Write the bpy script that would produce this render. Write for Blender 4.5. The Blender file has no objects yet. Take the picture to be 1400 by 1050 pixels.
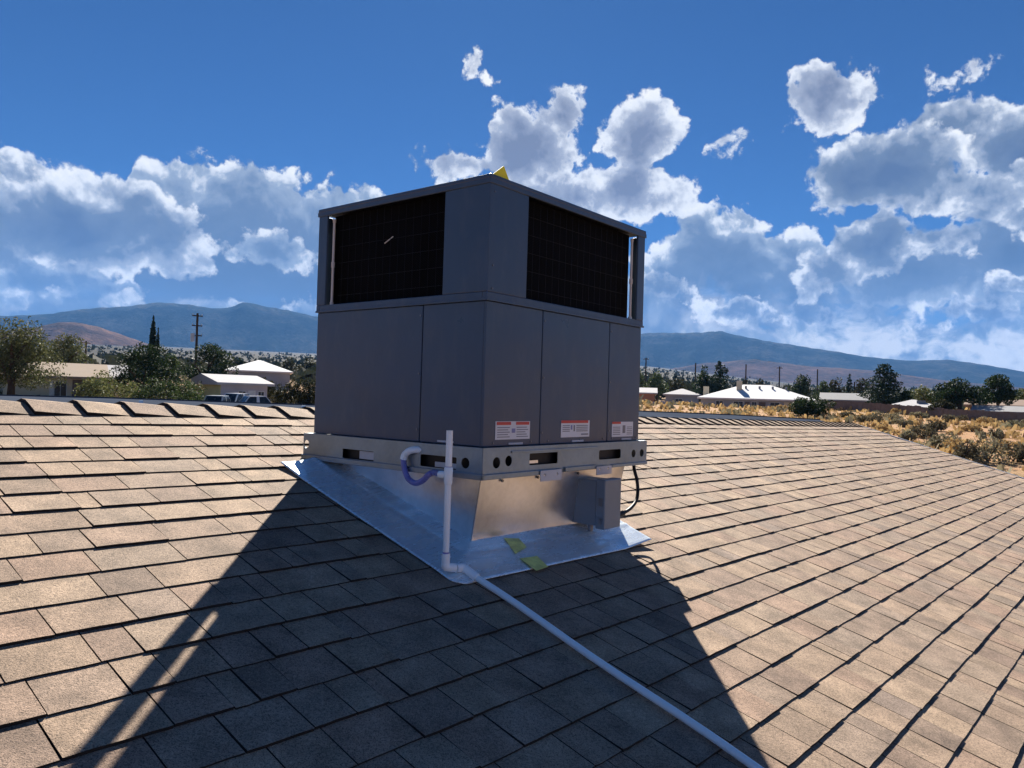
import bpy, bmesh, math, random
import numpy as np
from mathutils import Vector, Matrix
from math import radians, sin, cos, pi, sqrt

random.seed(7)
rng = np.random.default_rng(11)
scene = bpy.context.scene
COL = scene.collection

# ------------------------------------------------------------------ camera, world, sun, exposure
EYE = 4.0                                    # the eye stands 4 m above the yard
PITCH, ROLL, FPX = 0.0182, 0.0300, 1050.0    # focal length in pixels of the 1400 px wide photo


def cam_axes():
    f = Vector((0, cos(PITCH), sin(PITCH)))
    r = Vector((1, 0, 0))
    u = r.cross(f)
    r2 = cos(ROLL) * r + sin(ROLL) * u
    u2 = -sin(ROLL) * r + cos(ROLL) * u
    return r2, u2, f


CR, CU, CF = cam_axes()
cam_data = bpy.data.cameras.new('camera')
cam = bpy.data.objects.new('camera', cam_data)
COL.objects.link(cam)
cam_data.sensor_fit = 'HORIZONTAL'
cam_data.sensor_width = 36.0
cam_data.lens = 36.0 * FPX / 1400.0
cam_data.clip_start = 0.05
cam_data.clip_end = 60000
cam.matrix_world = Matrix(((CR.x, CU.x, -CF.x, 0), (CR.y, CU.y, -CF.y, 0), (CR.z, CU.z, -CF.z, EYE), (0, 0, 0, 1)))
scene.camera = cam

SUN_AZ, SUN_EL = radians(-2.8), radians(35.4)
world = bpy.data.worlds.new('World')
scene.world = world
world.use_nodes = True
SKY_STRENGTH = 0.05
SUN_STRENGTH = 5.0
HAZE_DENSITY = 0.6e-4
CLOUD_STRENGTH = 0.37
scene.view_settings.view_transform = 'Standard'
scene.view_settings.look = 'None'
scene.view_settings.gamma = 1.0
scene.view_settings.use_curve_mapping = False
scene.view_settings.exposure = 1.5

sun_data = bpy.data.lights.new('sun', 'SUN')
sun_data.energy = SUN_STRENGTH
sun_data.angle = radians(0.5)
sun_data.color = (1.0, 0.93, 0.82)
sun = bpy.data.objects.new('sun', sun_data)
COL.objects.link(sun)
SUN_DIR = Vector((sin(SUN_AZ) * cos(SUN_EL), cos(SUN_AZ) * cos(SUN_EL), sin(SUN_EL)))
sun.rotation_euler = SUN_DIR.to_track_quat('Z', 'Y').to_euler()
sun.location = (0, 40, 60)

scene.cycles.use_denoising = True
scene.cycles.max_bounces = 8
scene.cycles.volume_bounces = 1
scene.cycles.caustics_reflective = True
scene.cycles.caustics_refractive = False


def ray(px, py):
    return (CR * ((px - 700) / FPX) + CU * (-(py - 525) / FPX) + CF).normalized()


def azel(px, py):
    d = ray(px, py)
    return math.degrees(math.atan2(d.x, d.y)), math.degrees(math.asin(d.z))


# ------------------------------------------------------------------ node helpers
class NT:
    def __init__(self, tree):
        self.t = tree
        self.n = tree.nodes
        self.l = tree.links

    def node(self, kind, **kw):
        nd = self.n.new(kind)
        for k, v in kw.items():
            setattr(nd, k, v)
        return nd

    def put(self, sock, val):
        if hasattr(val, 'is_output') or isinstance(val, bpy.types.NodeSocket):
            self.l.new(val, sock)
        else:
            sock.default_value = val

    def m(self, op, a, b=0.0, c=0.0, clamp=False):
        nd = self.n.new('ShaderNodeMath')
        nd.operation = op
        nd.use_clamp = clamp
        self.put(nd.inputs[0], a)
        self.put(nd.inputs[1], b)
        self.put(nd.inputs[2], c)
        return nd.outputs[0]

    def mr(self, v, a, b, c, d, kind='LINEAR', clamp=True):
        nd = self.n.new('ShaderNodeMapRange')
        nd.interpolation_type = kind
        nd.clamp = clamp
        for i, x in enumerate((v, a, b, c, d)):
            self.put(nd.inputs[i], x)
        return nd.outputs[0]

    def noise(self, vec, scale, detail=4, rough=0.5, dist=0.0, dims='3D'):
        nd = self.n.new('ShaderNodeTexNoise')
        nd.noise_dimensions = dims
        if vec is not None:
            self.l.new(vec, nd.inputs['Vector'])
        nd.inputs['Scale'].default_value = scale
        nd.inputs['Detail'].default_value = detail
        nd.inputs['Roughness'].default_value = rough
        nd.inputs['Distortion'].default_value = dist
        return nd.outputs['Fac'], nd.outputs['Color']

    def ramp(self, fac, stops, interp='LINEAR'):
        nd = self.n.new('ShaderNodeValToRGB')
        cr = nd.color_ramp
        cr.interpolation = interp
        while len(cr.elements) < len(stops):
            cr.elements.new(0.5)
        for e, (p, c) in zip(cr.elements, stops):
            e.position = p
            e.color = (*c, 1) if len(c) == 3 else c
        self.put(nd.inputs[0], fac)
        return nd.outputs[0]

    def mix(self, fac, a, b, mode='MIX'):
        nd = self.n.new('ShaderNodeMix')
        nd.data_type = 'RGBA'
        nd.blend_type = mode
        self.put(nd.inputs[0], fac)
        for s, v in ((nd.inputs[6], a), (nd.inputs[7], b)):
            if isinstance(v, tuple):
                s.default_value = (*v, 1) if len(v) == 3 else v
            else:
                self.l.new(v, s)
        return nd.outputs[2]


def new_mat(name):
    mt = bpy.data.materials.new(name)
    mt.use_nodes = True
    nt = NT(mt.node_tree)
    bsdf = nt.n['Principled BSDF']
    return mt, nt, bsdf


def bump(nt, bsdf, height, strength=0.3, dist=0.01):
    b = nt.n.new('ShaderNodeBump')
    b.inputs['Strength'].default_value = strength
    b.inputs['Distance'].default_value = dist
    nt.l.new(height, b.inputs['Height'])
    nt.l.new(b.outputs[0], bsdf.inputs['Normal'])


# ------------------------------------------------------------------ sky with clouds (laid out by compass bearing and height)
def build_world():
    w = NT(world.node_tree)
    w.n.clear()
    out = w.node('ShaderNodeOutputWorld')
    sky = w.node('ShaderNodeTexSky', sky_type='NISHITA', sun_disc=False)
    sky.sun_elevation = SUN_EL
    sky.sun_rotation = SUN_AZ
    sky.altitude = 1000
    sky.air_density = 1.0
    sky.dust_density = 0.1
    sky.ozone_density = 4.0
    tc = w.node('ShaderNodeTexCoord')
    vec = tc.outputs['Generated']
    sep = w.node('ShaderNodeSeparateXYZ')
    w.l.new(vec, sep.inputs[0])
    x, y, z = sep.outputs
    deg = 57.29578
    az = w.m('MULTIPLY', w.m('ARCTAN2', x, y), deg)
    el = w.m('MULTIPLY', w.m('ARCSINE', z), deg)
    # shared billow noises: the bearing is first stirred, then read at three grains
    n1, n1c = w.noise(vec, 7.0, 4, 0.55)
    wv = w.node('ShaderNodeVectorMath', operation='MULTIPLY_ADD')
    w.l.new(n1c, wv.inputs[0])
    wv.inputs[1].default_value = (0.09, 0.09, 0.09)
    w.l.new(vec, wv.inputs[2])
    n2, _ = w.noise(wv.outputs[0], 17.0, 7, 0.56)
    up = w.node('ShaderNodeVectorMath', operation='ADD')
    w.l.new(wv.outputs[0], up.inputs[0])
    up.inputs[1].default_value = (0.0, 0.004, 0.020)       # a little nearer the sun
    n2u, _ = w.noise(up.outputs[0], 17.0, 4, 0.56)
    vo = w.node('ShaderNodeTexVoronoi', feature='F1')
    w.l.new(wv.outputs[0], vo.inputs['Vector'])
    vo.inputs['Scale'].default_value = 15.0
    vo.inputs['Detail'].default_value = 2.0
    vo.inputs['Roughness'].default_value = 0.6
    puff = vo.outputs['Distance']                      # 0 at puff centres
    n1s = w.m('SUBTRACT', n1, 0.5)
    n2s = w.m('SUBTRACT', n2, 0.5)
    puffs = w.m('SUBTRACT', 0.50, puff)
    lit = w.m('SUBTRACT', n2, n2u)
    # edge displacement in degrees
    edge = w.m('ADD', w.m('ADD', w.m('MULTIPLY', n1s, 5.0), w.m('MULTIPLY', n2s, 9.0)), w.m('MULTIPLY', puffs, 3.2))
    n3, _ = w.noise(vec, 75.0, 4, 0.6)
    edge = w.m('ADD', edge, w.m('MULTIPLY', w.m('SUBTRACT', n3, 0.5), 4.5))
    azw = w.m('ADD', az, w.m('MULTIPLY', n1s, 2.5))

    def curve_top(pts, lo=-60.0, hi=60.0, ymax=30.0):
        """outline el(az) as a float curve"""
        nd = w.node('ShaderNodeFloatCurve')
        cm = nd.mapping
        cv = cm.curves[0]
        ae = sorted([azel(*p) if not isinstance(p, tuple) or len(p) == 2 else p[:2] for p in pts])
        ae = [(lo, ae[0][1])] + ae + [(hi, ae[-1][1])]
        P = [((a - lo) / (hi - lo), (e + 5) / (ymax + 5)) for a, e in ae]
        cv.points[0].location = P[0]
        cv.points[1].location = P[-1]
        for q in P[1:-1]:
            cv.points.new(*q)
        for q in cv.points:
            q.handle_type = 'AUTO_CLAMPED'
        cm.update()
        w.l.new(w.m('DIVIDE', w.m('SUBTRACT', azw, lo), hi - lo), nd.inputs['Value'])
        return w.m('SUBTRACT', w.m('MULTIPLY', nd.outputs[0], ymax + 5), 5.0)

    def blob(px, py, rx, ry, ang=0.0):
        """ellipse centred on a bearing; value in degrees inside the edge"""
        a, e = azel(px, py)
        k = 57.3 / FPX * 0.93
        rx, ry = rx * k, ry * k
        dx = w.m('MULTIPLY', w.m('SUBTRACT', az, a), cos(radians(e)))
        dy = w.m('SUBTRACT', el, e)
        if ang:
            c, s = cos(radians(ang)), sin(radians(ang))
            dx, dy = (w.m('ADD', w.m('MULTIPLY', dx, c), w.m('MULTIPLY', dy, s)),
                      w.m('SUBTRACT', w.m('MULTIPLY', dy, c), w.m('MULTIPLY', dx, s)))
        q = w.m('SQRT', w.m('ADD', w.m('POWER', w.m('DIVIDE', dx, rx), 2.0), w.m('POWER', w.m('DIVIDE', dy, ry), 2.0)))
        return w.m('MULTIPLY', w.m('SUBTRACT', 1.0, q), min(rx, ry))

    def smax(vals):
        r = vals[0]
        for v in vals[1:]:
            r = w.m('SMOOTH_MAX', r, v, 0.8)
        return r

    def cover_of(v, e=1.0, soft=0.5):
        t = w.m('ADD', v, w.m('MULTIPLY', edge, e))
        return t, w.mr(t, 0.0, soft, 0.0, 1.0, 'SMOOTHSTEP')

    relief = w.m('ADD', w.m('MULTIPLY', puffs, 0.5), w.m('ADD', w.m('MULTIPLY', n1s, 1.6), w.m('MULTIPLY', lit, 4.0)))

    def shade(t, depth, stops, rel=0.22):
        s = w.m('SUBTRACT', w.m('DIVIDE', t, depth), w.m('MULTIPLY', relief, rel))
        return w.ramp(w.m('MAXIMUM', s, 0.0), stops)

    white = (0.98, 0.99, 1.0)
    back_stops = [(0.0, white), (0.12, (0.84, 0.87, 0.91)), (0.24, (0.36, 0.43, 0.54)), (0.5, (0.16, 0.22, 0.34)), (1.0, (0.10, 0.15, 0.26))]
    front_stops = [(0.0, (1.0, 1.0, 1.0)), (0.13, (0.84, 0.87, 0.91)), (0.28, (0.42, 0.47, 0.56)), (0.52, (0.17, 0.22, 0.32)), (1.0, (0.10, 0.14, 0.25))]
    puff_stops = [(0.0, (1.0, 1.0, 1.0)), (0.25, (0.85, 0.88, 0.93)), (0.5, (0.40, 0.44, 0.54)), (0.9, (0.20, 0.23, 0.33))]

    bgsky = w.node('ShaderNodeBackground')
    tint = w.mix(1.0, sky.outputs[0], (0.125, 0.26, 0.43), 'MULTIPLY')
    w.l.new(tint, bgsky.inputs[0])
    bgsky.inputs[1].default_value = SKY_STRENGTH
    shader = bgsky.outputs[0]
    col = None
    # layer 1: low streaky deck over the mountains, all round the horizon
    streakv = w.node('ShaderNodeMapping')
    w.l.new(wv.outputs[0], streakv.inputs[0])
    streakv.inputs['Scale'].default_value = (1, 1, 2.6)
    ns, _ = w.noise(streakv.outputs[0], 9.0, 7, 0.62)
    low = w.m('ADD', w.m('SUBTRACT', 8.5, el), w.m('MULTIPLY', w.m('SUBTRACT', ns, 0.47), 18.0))
    c0 = w.m('MULTIPLY', w.mr(low, 0.0, 2.5, 0.0, 1.0, 'SMOOTHSTEP'), 0.92)
    sk = w.m('ADD', w.m('ADD', ns, w.m('MULTIPLY', lit, 0.8)), w.m('MULTIPLY', w.mr(az, -12.0, 6.0, -0.06, 0.03), 1.0))
    col0 = w.ramp(sk, [(0.34, (0.16, 0.21, 0.31)), (0.46, (0.27, 0.33, 0.43)), (0.54, (0.66, 0.70, 0.75)), (0.61, (1.0, 0.98, 0.95))])
    layers = [(c0, col0)]
    # layer 2: far bank behind the unit on the left
    tB = w.m('SUBTRACT', curve_top([(-160, 300), (0, 330), (120, 320), (160, 290), (176, 222), (200, 200), (262, 198), (300, 208), (333, 200), (365, 216), (400, 232), (440, 236), (490, 240), (545, 262), (600, 300), (680, 345), (760, 360), (850, 360), (1000, 430), (1300, 470)]), el)
    t, c = cover_of(w.m('ADD', tB, 0.2), 0.42)
    c = w.m('MULTIPLY', c, w.mr(w.m('ADD', el, w.m('MULTIPLY', n2s, 9.0)), 3.0, 8.0, 0.75, 1.0, 'SMOOTHSTEP'))
    layers.append((c, shade(t, 8.0, back_stops, 0.34)))
    def cloud(vals, e, depth, stops, rel, bias=0.1):
        t, c = cover_of(w.m('ADD', smax(vals), bias), e)
        layers.append((c, shade(t, depth, stops, rel)))

    # layer 3: nearer banks far left, one before the other
    cloud([blob(370, 345, 90, 40), blob(330, 340, 40, 34)], 0.34, 3.0, back_stops, 0.3)
    cloud([blob(30, 242, 120, 34, -8), blob(-60, 250, 90, 50)], 0.36, 2.4, front_stops, 0.35)
    cloud([blob(105, 318, 190, 72, 0), blob(160, 275, 105, 42, -14), blob(222, 330, 72, 56, -20), blob(60, 300, 110, 55), blob(-160, 330, 180, 130)], 0.34, 3.8, front_stops, 0.38)
    cloud([blob(40, 385, 150, 40), blob(150, 395, 110, 30), blob(-100, 390, 120, 60)], 0.34, 2.2, back_stops, 0.4, 0.0)
    # layer 4: low banks on the right
    tD = w.m('SUBTRACT', curve_top([(700, 420), (820, 380), (868, 345), (895, 330), (925, 300), (960, 282), (1005, 278), (1035, 298), (1060, 318), (1085, 304), (1115, 302), (1140, 342), (1180, 350), (1260, 330), (1400, 330), (1600, 340)]), el)
    t, c = cover_of(w.m('ADD', tD, 0.2), 0.42)
    c = w.m('MULTIPLY', c, w.mr(w.m('ADD', el, w.m('MULTIPLY', n2s, 12.0)), 4.5, 9.0, 0.15, 1.0, 'SMOOTHSTEP'))
    layers.append((c, shade(t, 6.0, back_stops, 0.4)))
    cloud([blob(915, 395, 80, 34), blob(1010, 425, 90, 26), blob(1110, 430, 60, 20)], 0.42, 1.9, front_stops, 0.5)
    # layer 5: tall tower on the right built of several heads
    cloud([blob(1250, 370, 150, 66), blob(1390, 350, 90, 80)], 0.34, 3.4, back_stops, 0.35)
    cloud([blob(1300, 182, 96, 50, 8), blob(1395, 212, 90, 62), blob(1500, 240, 120, 110)], 0.36, 3.0, front_stops, 0.45)
    cloud([blob(1215, 232, 112, 62, 6), blob(1172, 250, 66, 60), blob(1330, 262, 110, 52, -4)], 0.36, 3.4, front_stops, 0.42)
    cloud([blob(1195, 332, 66, 58), blob(1135, 372, 60, 44), blob(1280, 325, 80, 34)], 0.36, 2.6, front_stops, 0.45)
    cloud([blob(1330, 425, 110, 30), blob(1390, 390, 50, 30), blob(1230, 450, 90, 18)], 0.42, 1.8, front_stops, 0.5)
    # the puffs in the middle
    cloud([blob(1135, 134, 76, 54, 5), blob(1020, 190, 62, 26, 12), blob(1300, 112, 74, 20, 15), blob(648, 96, 28, 24, 30),
           blob(722, 212, 96, 74, -8), blob(640, 224, 120, 36, 6), blob(765, 158, 60, 42, 20), blob(872, 184, 76, 62, 0), blob(850, 262, 92, 56, 8), blob(775, 292, 90, 60), blob(900, 275, 62, 36, 25)],
          0.40, 2.7, puff_stops, 0.4, 0.1)
    cover = layers[0][0]
    colour = layers[0][1]
    for c, k in layers[1:]:
        colour = w.mix(c, colour, k)
        cover = w.m('SUBTRACT', 1.0, w.m('MULTIPLY', w.m('SUBTRACT', 1.0, cover), w.m('SUBTRACT', 1.0, c)))
    bgc = w.node('ShaderNodeBackground')
    w.l.new(colour, bgc.inputs[0])
    bgc.inputs[1].default_value = CLOUD_STRENGTH
    mixs = w.node('ShaderNodeMixShader')
    w.l.new(cover, mixs.inputs[0])
    w.l.new(shader, mixs.inputs[1])
    w.l.new(bgc.outputs[0], mixs.inputs[2])
    w.l.new(mixs.outputs[0], out.inputs[0])
    world.cycles.sampling_method = 'MANUAL'
    world.cycles.sample_map_resolution = 512


build_world()

# ------------------------------------------------------------------ mesh helpers
def link_mesh(name, me, mat=None, parent=None, mw=None):
    o = bpy.data.objects.new(name, me)
    COL.objects.link(o)
    if mat is not None and len(me.materials) == 0:
        me.materials.append(mat)
    if parent is not None:
        o.parent = parent
    if mw is not None:
        o.matrix_local = mw
    return o


class MB:
    """collects boxes, tubes and sheets into one mesh"""

    def __init__(self):
        self.v, self.f = [], []

    def add(self, vs, fs):
        b = len(self.v)
        self.v += [tuple(p) for p in vs]
        self.f += [tuple(i + b for i in q) for q in fs]

    def box(self, a, b, mat=None):
        x0, y0, z0 = a
        x1, y1, z1 = b
        vs = [Vector(p) for p in ((x0, y0, z0), (x1, y0, z0), (x1, y1, z0), (x0, y1, z0), (x0, y0, z1), (x1, y0, z1), (x1, y1, z1), (x0, y1, z1))]
        if mat is not None:
            vs = [mat @ p for p in vs]
        self.add(vs, [(3, 2, 1, 0), (4, 5, 6, 7), (0, 1, 5, 4), (1, 2, 6, 5), (2, 3, 7, 6), (3, 0, 4, 7)])

    def prism(self, poly, z0, z1, mat=None):
        n = len(poly)
        vs = [Vector((p[0], p[1], z0)) for p in poly] + [Vector((p[0], p[1], z1)) for p in poly]
        if mat is not None:
            vs = [mat @ p for p in vs]
        self.add(vs, [tuple(range(n - 1, -1, -1)), tuple(range(n, 2 * n))] + [(i, (i + 1) % n, n + (i + 1) % n, n + i) for i in range(n)])

    def tube(self, pts, r, seg=12, cap=True):
        pts = [Vector(p) for p in pts]
        rs = r if isinstance(r, (list, tuple)) else [r] * len(pts)
        ring = []
        up = Vector((0, 0, 1))
        prev = None
        for i, p in enumerate(pts):
            d = (pts[min(i + 1, len(pts) - 1)] - pts[max(i - 1, 0)]).normalized()
            if prev is None:
                s = d.cross(up)
                if s.length < 1e-3:
                    s = d.cross(Vector((1, 0, 0)))
            else:
                s = prev - d * prev.dot(d)
            s.normalize()
            prev = s
            t = d.cross(s)
            ring.append([p + (s * cos(2 * pi * k / seg) + t * sin(2 * pi * k / seg)) * rs[i] for k in range(seg)])
        vs = [q for rg in ring for q in rg]
        fs = []
        for i in range(len(pts) - 1):
            for k in range(seg):
                k2 = (k + 1) % seg
                fs.append((i * seg + k, i * seg + k2, (i + 1) * seg + k2, (i + 1) * seg + k))
        if cap:
            fs.append(tuple(range(seg - 1, -1, -1)))
            b = (len(pts) - 1) * seg
            fs.append(tuple(b + k for k in range(seg)))
        self.add(vs, fs)

    def mesh(self, name, smooth=False, bevel=0.0, seg=2):
        me = bpy.data.meshes.new(name)
        me.from_pydata(self.v, [], self.f)
        bm = bmesh.new()
        bm.from_mesh(me)
        if bevel > 0:
            es = [e for e in bm.edges if len(e.link_faces) == 2 and e.calc_face_angle(0) > 0.5]
            bmesh.ops.bevel(bm, geom=es, offset=bevel, segments=seg, profile=0.5, affect='EDGES', clamp_overlap=True)
        bmesh.ops.recalc_face_normals(bm, faces=bm.faces)
        bm.to_mesh(me)
        bm.free()
        if smooth:
            me.polygons.foreach_set('use_smooth', [True] * len(me.polygons))
            me.set_sharp_from_angle(angle=radians(40))
        me.update()
        return me

    def build(self, name, mat, parent=None, mw=None, smooth=False, bevel=0.0, seg=2):
        return link_mesh(name, self.mesh(name, smooth, bevel, seg), mat, parent, mw)


def spline(pts, n=8):
    pts = [Vector(p) for p in pts]
    out = []
    for i in range(len(pts) - 1):
        p0, p1, p2, p3 = pts[max(i - 1, 0)], pts[i], pts[i + 1], pts[min(i + 2, len(pts) - 1)]
        for k in range(n):
            t = k / n
            out.append(0.5 * ((2 * p1) + (p2 - p0) * t + (2 * p0 - 5 * p1 + 4 * p2 - p3) * t * t + (3 * p1 - p0 - 3 * p2 + p3) * t ** 3))
    out.append(pts[-1])
    return out


def tag(o, label=None, cat=None, group=None, kind=None):
    if label: o['label'] = label
    if cat: o['category'] = cat
    if group: o['group'] = group
    if kind: o['kind'] = kind
    return o


def empty(name, loc=(0, 0, 0), rz=0.0, mw=None):
    o = bpy.data.objects.new(name, None)
    COL.objects.link(o)
    o.empty_display_size = 0.2
    if mw is not None:
        o.matrix_world = mw
    else:
        o.location = loc
        o.rotation_euler = (0, 0, rz)
    return o


def plate_with_holes(name, outline, holes, thick):
    """flat plate in its XY plane with real openings"""
    cu = bpy.data.curves.new(name, 'CURVE')
    cu.dimensions = '2D'
    cu.fill_mode = 'BOTH'
    cu.extrude = thick / 2
    for poly in [outline] + holes:
        sp = cu.splines.new('POLY')
        sp.points.add(len(poly) - 1)
        for p, q in zip(sp.points, poly):
            p.co = (q[0], q[1], 0, 1)
        sp.use_cyclic_u = True
    o = bpy.data.objects.new(name, cu)
    COL.objects.link(o)
    dg = bpy.context.evaluated_depsgraph_get()
    me = bpy.data.meshes.new_from_object(o.evaluated_get(dg))
    bpy.data.objects.remove(o)
    bpy.data.curves.remove(cu)
    me.name = name
    return me


def circ(x, y, r, n=16):
    return [(x + r * cos(2 * pi * k / n), y + r * sin(2 * pi * k / n)) for k in range(n)]


def rrect(x0, y0, x1, y1, r=0.006, n=4):
    pts = []
    for cx, cy, a0 in ((x1 - r, y1 - r, 0), (x0 + r, y1 - r, 90), (x0 + r, y0 + r, 180), (x1 - r, y0 + r, 270)):
        for k in range(n + 1):
            a = radians(a0 + 90 * k / n)
            pts.append((cx + r * cos(a), cy + r * sin(a)))
    return pts


# ------------------------------------------------------------------ materials
def obj_random(nt):
    oi = nt.node('ShaderNodeObjectInfo')
    ge = nt.node('ShaderNodeNewGeometry')
    return nt.m('FRACT', nt.m('ADD', oi.outputs['Random'], ge.outputs['Random Per Island']))


def mat_shingle(name='shingle_granules', cap=False):
    m, nt, b = new_mat(name)
    r = obj_random(nt)
    base = nt.ramp(r, [(0.0, (0.201, 0.145, 0.109)), (0.18, (0.319, 0.228, 0.157)), (0.36, (0.240, 0.169, 0.125)), (0.52, (0.307, 0.206, 0.146)),
                       (0.68, (0.258, 0.194, 0.144)), (0.84, (0.351, 0.252, 0.172)), (1.0, (0.221, 0.165, 0.130))])
    tc = nt.node('ShaderNodeNewGeometry').outputs['Position']
    g1, g1c = nt.noise(tc, 300, 2, 0.75)
    g2, _ = nt.noise(tc, 110, 3, 0.6)
    g3, _ = nt.noise(tc, 9, 3, 0.55)
    k = nt.m('MULTIPLY', nt.mr(g1, 0.3, 0.7, 0.22, 1.84), nt.m('MULTIPLY', nt.mr(g2, 0.3, 0.7, 0.74, 1.28), nt.mr(g3, 0.3, 0.7, 0.70, 1.28)))
    kk = nt.node('ShaderNodeCombineColor')
    for i in range(3):
        nt.l.new(k, kk.inputs[i])
    c = nt.mix(1.0, base, kk.outputs[0], 'MULTIPLY')
    g4, _ = nt.noise(tc, 300, 1, 0.5)
    c = nt.mix(nt.mr(g4, 0.58, 0.72, 0, 0.65), c, (0.10, 0.075, 0.062))
    nt.l.new(c, b.inputs['Base Color'])
    b.inputs['Roughness'].default_value = 0.88
    b.inputs['Specular IOR Level'].default_value = 0.3
    bump(nt, b, nt.m('ADD', g1, nt.m('MULTIPLY', g2, 0.6)), 0.55, 0.0035)
    return m


def mat_galv(name, rough=0.3, base=(0.62, 0.65, 0.68), spangle=0.06, relief=0.03):
    m, nt, b = new_mat(name)
    p = nt.node('ShaderNodeTexCoord').outputs['Object']
    v = nt.node('ShaderNodeTexVoronoi')
    nt.l.new(p, v.inputs['Vector'])
    v.inputs['Scale'].default_value = 60
    n, _ = nt.noise(p, 5, 5, 0.6)
    n2, _ = nt.noise(p, 60, 3, 0.6)
    sc = nt.node('ShaderNodeSeparateColor')
    nt.l.new(v.outputs['Color'], sc.inputs[0])
    k = nt.m('ADD', nt.mr(n, 0.3, 0.7, 0.82, 1.08), nt.m('MULTIPLY', nt.m('SUBTRACT', sc.outputs[0], 0.5), spangle))
    cc = nt.node('ShaderNodeCombineColor')
    for i in range(3):
        nt.l.new(nt.m('MULTIPLY', k, base[i]), cc.inputs[i])
    nt.l.new(cc.outputs[0], b.inputs['Base Color'])
    b.inputs['Metallic'].default_value = 1.0
    nt.l.new(nt.m('ADD', rough, nt.m('ADD', nt.m('MULTIPLY', nt.m('SUBTRACT', n, 0.5), 0.18), nt.m('MULTIPLY', nt.m('SUBTRACT', sc.outputs[1], 0.5), relief * 2))), b.inputs['Roughness'])
    bump(nt, b, nt.m('ADD', n, nt.m('MULTIPLY', n2, relief)), 0.06, 0.02)
    return m


def mat_paint(name, col, rough=0.45, dirt=0.12, spec=0.5, scale=3.0):
    m, nt, b = new_mat(name)
    p = nt.node('ShaderNodeTexCoord').outputs['Object']
    n, _ = nt.noise(p, scale, 5, 0.6)
    n2, _ = nt.noise(p, 260, 2, 0.6)
    k = nt.mr(n, 0.3, 0.7, 1 - dirt, 1 + dirt)
    cc = nt.node('ShaderNodeCombineColor')
    for i in range(3):
        nt.l.new(nt.m('MULTIPLY', k, col[i]), cc.inputs[i])
    nt.l.new(cc.outputs[0], b.inputs['Base Color'])
    nt.l.new(nt.mr(n, 0.3, 0.7, rough - 0.08, rough + 0.08), b.inputs['Roughness'])
    b.inputs['Specular IOR Level'].default_value = spec
    bump(nt, b, n2, 0.08, 0.001)
    return m


def mat_leaf(name, dark, mid, light, rough=0.6):
    m, nt, b = new_mat(name)
    ge = nt.node('ShaderNodeNewGeometry')
    tc = nt.node('ShaderNodeTexCoord').outputs['Object']
    n, _ = nt.noise(tc, 0.55, 3, 0.6)
    f = nt.m('ADD', nt.m('MULTIPLY', ge.outputs['Random Per Island'], 0.55), nt.m('MULTIPLY', n, 0.5))
    c = nt.ramp(f, [(0.15, dark), (0.5, mid), (0.9, light)])
    nt.l.new(c, b.inputs['Base Color'])
    b.inputs['Roughness'].default_value = rough
    b.inputs['Specular IOR Level'].default_value = 0.06
    # leaves let some light through
    tr = nt.node('ShaderNodeBsdfTranslucent')
    nt.l.new(c, tr.inputs[0])
    mx = nt.node('ShaderNodeMixShader')
    mx.inputs[0].default_value = 0.22
    out = nt.n['Material Output']
    nt.l.new(b.outputs[0], mx.inputs[1])
    nt.l.new(tr.outputs[0], mx.inputs[2])
    nt.l.new(mx.outputs[0], out.inputs[0])
    return m


M = {}
M['cut'] = mat_paint('cut_asphalt_edge', (0.022, 0.019, 0.018), 0.9, 0.3, 0.2, 20)
M['shingle'] = mat_shingle()
M['galv'] = mat_galv('galvanized_sheet', 0.34, (0.76, 0.77, 0.78))
M['flange'] = mat_galv('galvanized_flashing', 0.33, (0.90, 0.97, 1.0), 0.03, 0.0)
M['rail'] = mat_galv('galvanized_rail', 0.5, (0.27, 0.33, 0.38), 0.06)
M['cabinet'] = mat_paint('grey_cabinet_paint', (0.042, 0.070, 0.118), 0.34, 0.07)
def _tin(mt):
    nt = NT(mt.node_tree)
    b = nt.n['Principled BSDF']
    p = nt.node('ShaderNodeTexCoord').outputs['Object']
    mp = nt.node('ShaderNodeMapping')
    nt.l.new(p, mp.inputs[0])
    mp.inputs['Scale'].default_value = (1, 1, 0.35)
    n, _ = nt.noise(p, 3.0, 2, 0.5)
    n2, _ = nt.noise(mp.outputs[0], 14, 5, 0.7)
    bump(nt, b, n, 0.35, 0.02)
    old = b.inputs['Base Color'].links[0].from_socket
    c = nt.mix(nt.mr(n2, 0.50, 0.74, 0, 0.22), old, (0.14, 0.15, 0.16))      # dust runs
    nt.l.new(c, b.inputs['Base Color'])


_tin(M['cabinet'])
M['coil'] = None
M['black'] = mat_paint('black_plastic', (0.006, 0.0062, 0.008), 0.5, 0.12, 0.3)
M['pvc'] = mat_paint('white_pvc', (0.82, 0.90, 0.94), 0.32, 0.04)
M['purple'] = mat_paint('purple_primed_hose', (0.16, 0.17, 0.46), 0.3, 0.15, scale=20)
M['pipe'] = mat_paint('bright_tube', (0.62, 0.58, 0.54), 0.35)
M['box'] = mat_paint('grey_disconnect_paint', (0.17, 0.21, 0.25), 0.42, 0.10)
M['yellow'] = mat_paint('yellow_plastic', (0.85, 0.74, 0.01), 0.5)
M['label_white'] = mat_paint('label_white', (0.66, 0.68, 0.72), 0.4, 0.05)
M['label_red'] = mat_paint('label_red', (0.55, 0.05, 0.04), 0.4, 0.05)
M['label_ink'] = mat_paint('label_ink', (0.18, 0.19, 0.22), 0.4, 0.05)
M['label_blue'] = mat_paint('label_blue', (0.20, 0.22, 0.42), 0.4, 0.05)
M['sticker'] = mat_paint('green_yellow_sticker', (0.66, 0.66, 0.20), 0.45, 0.35, scale=30)
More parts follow.
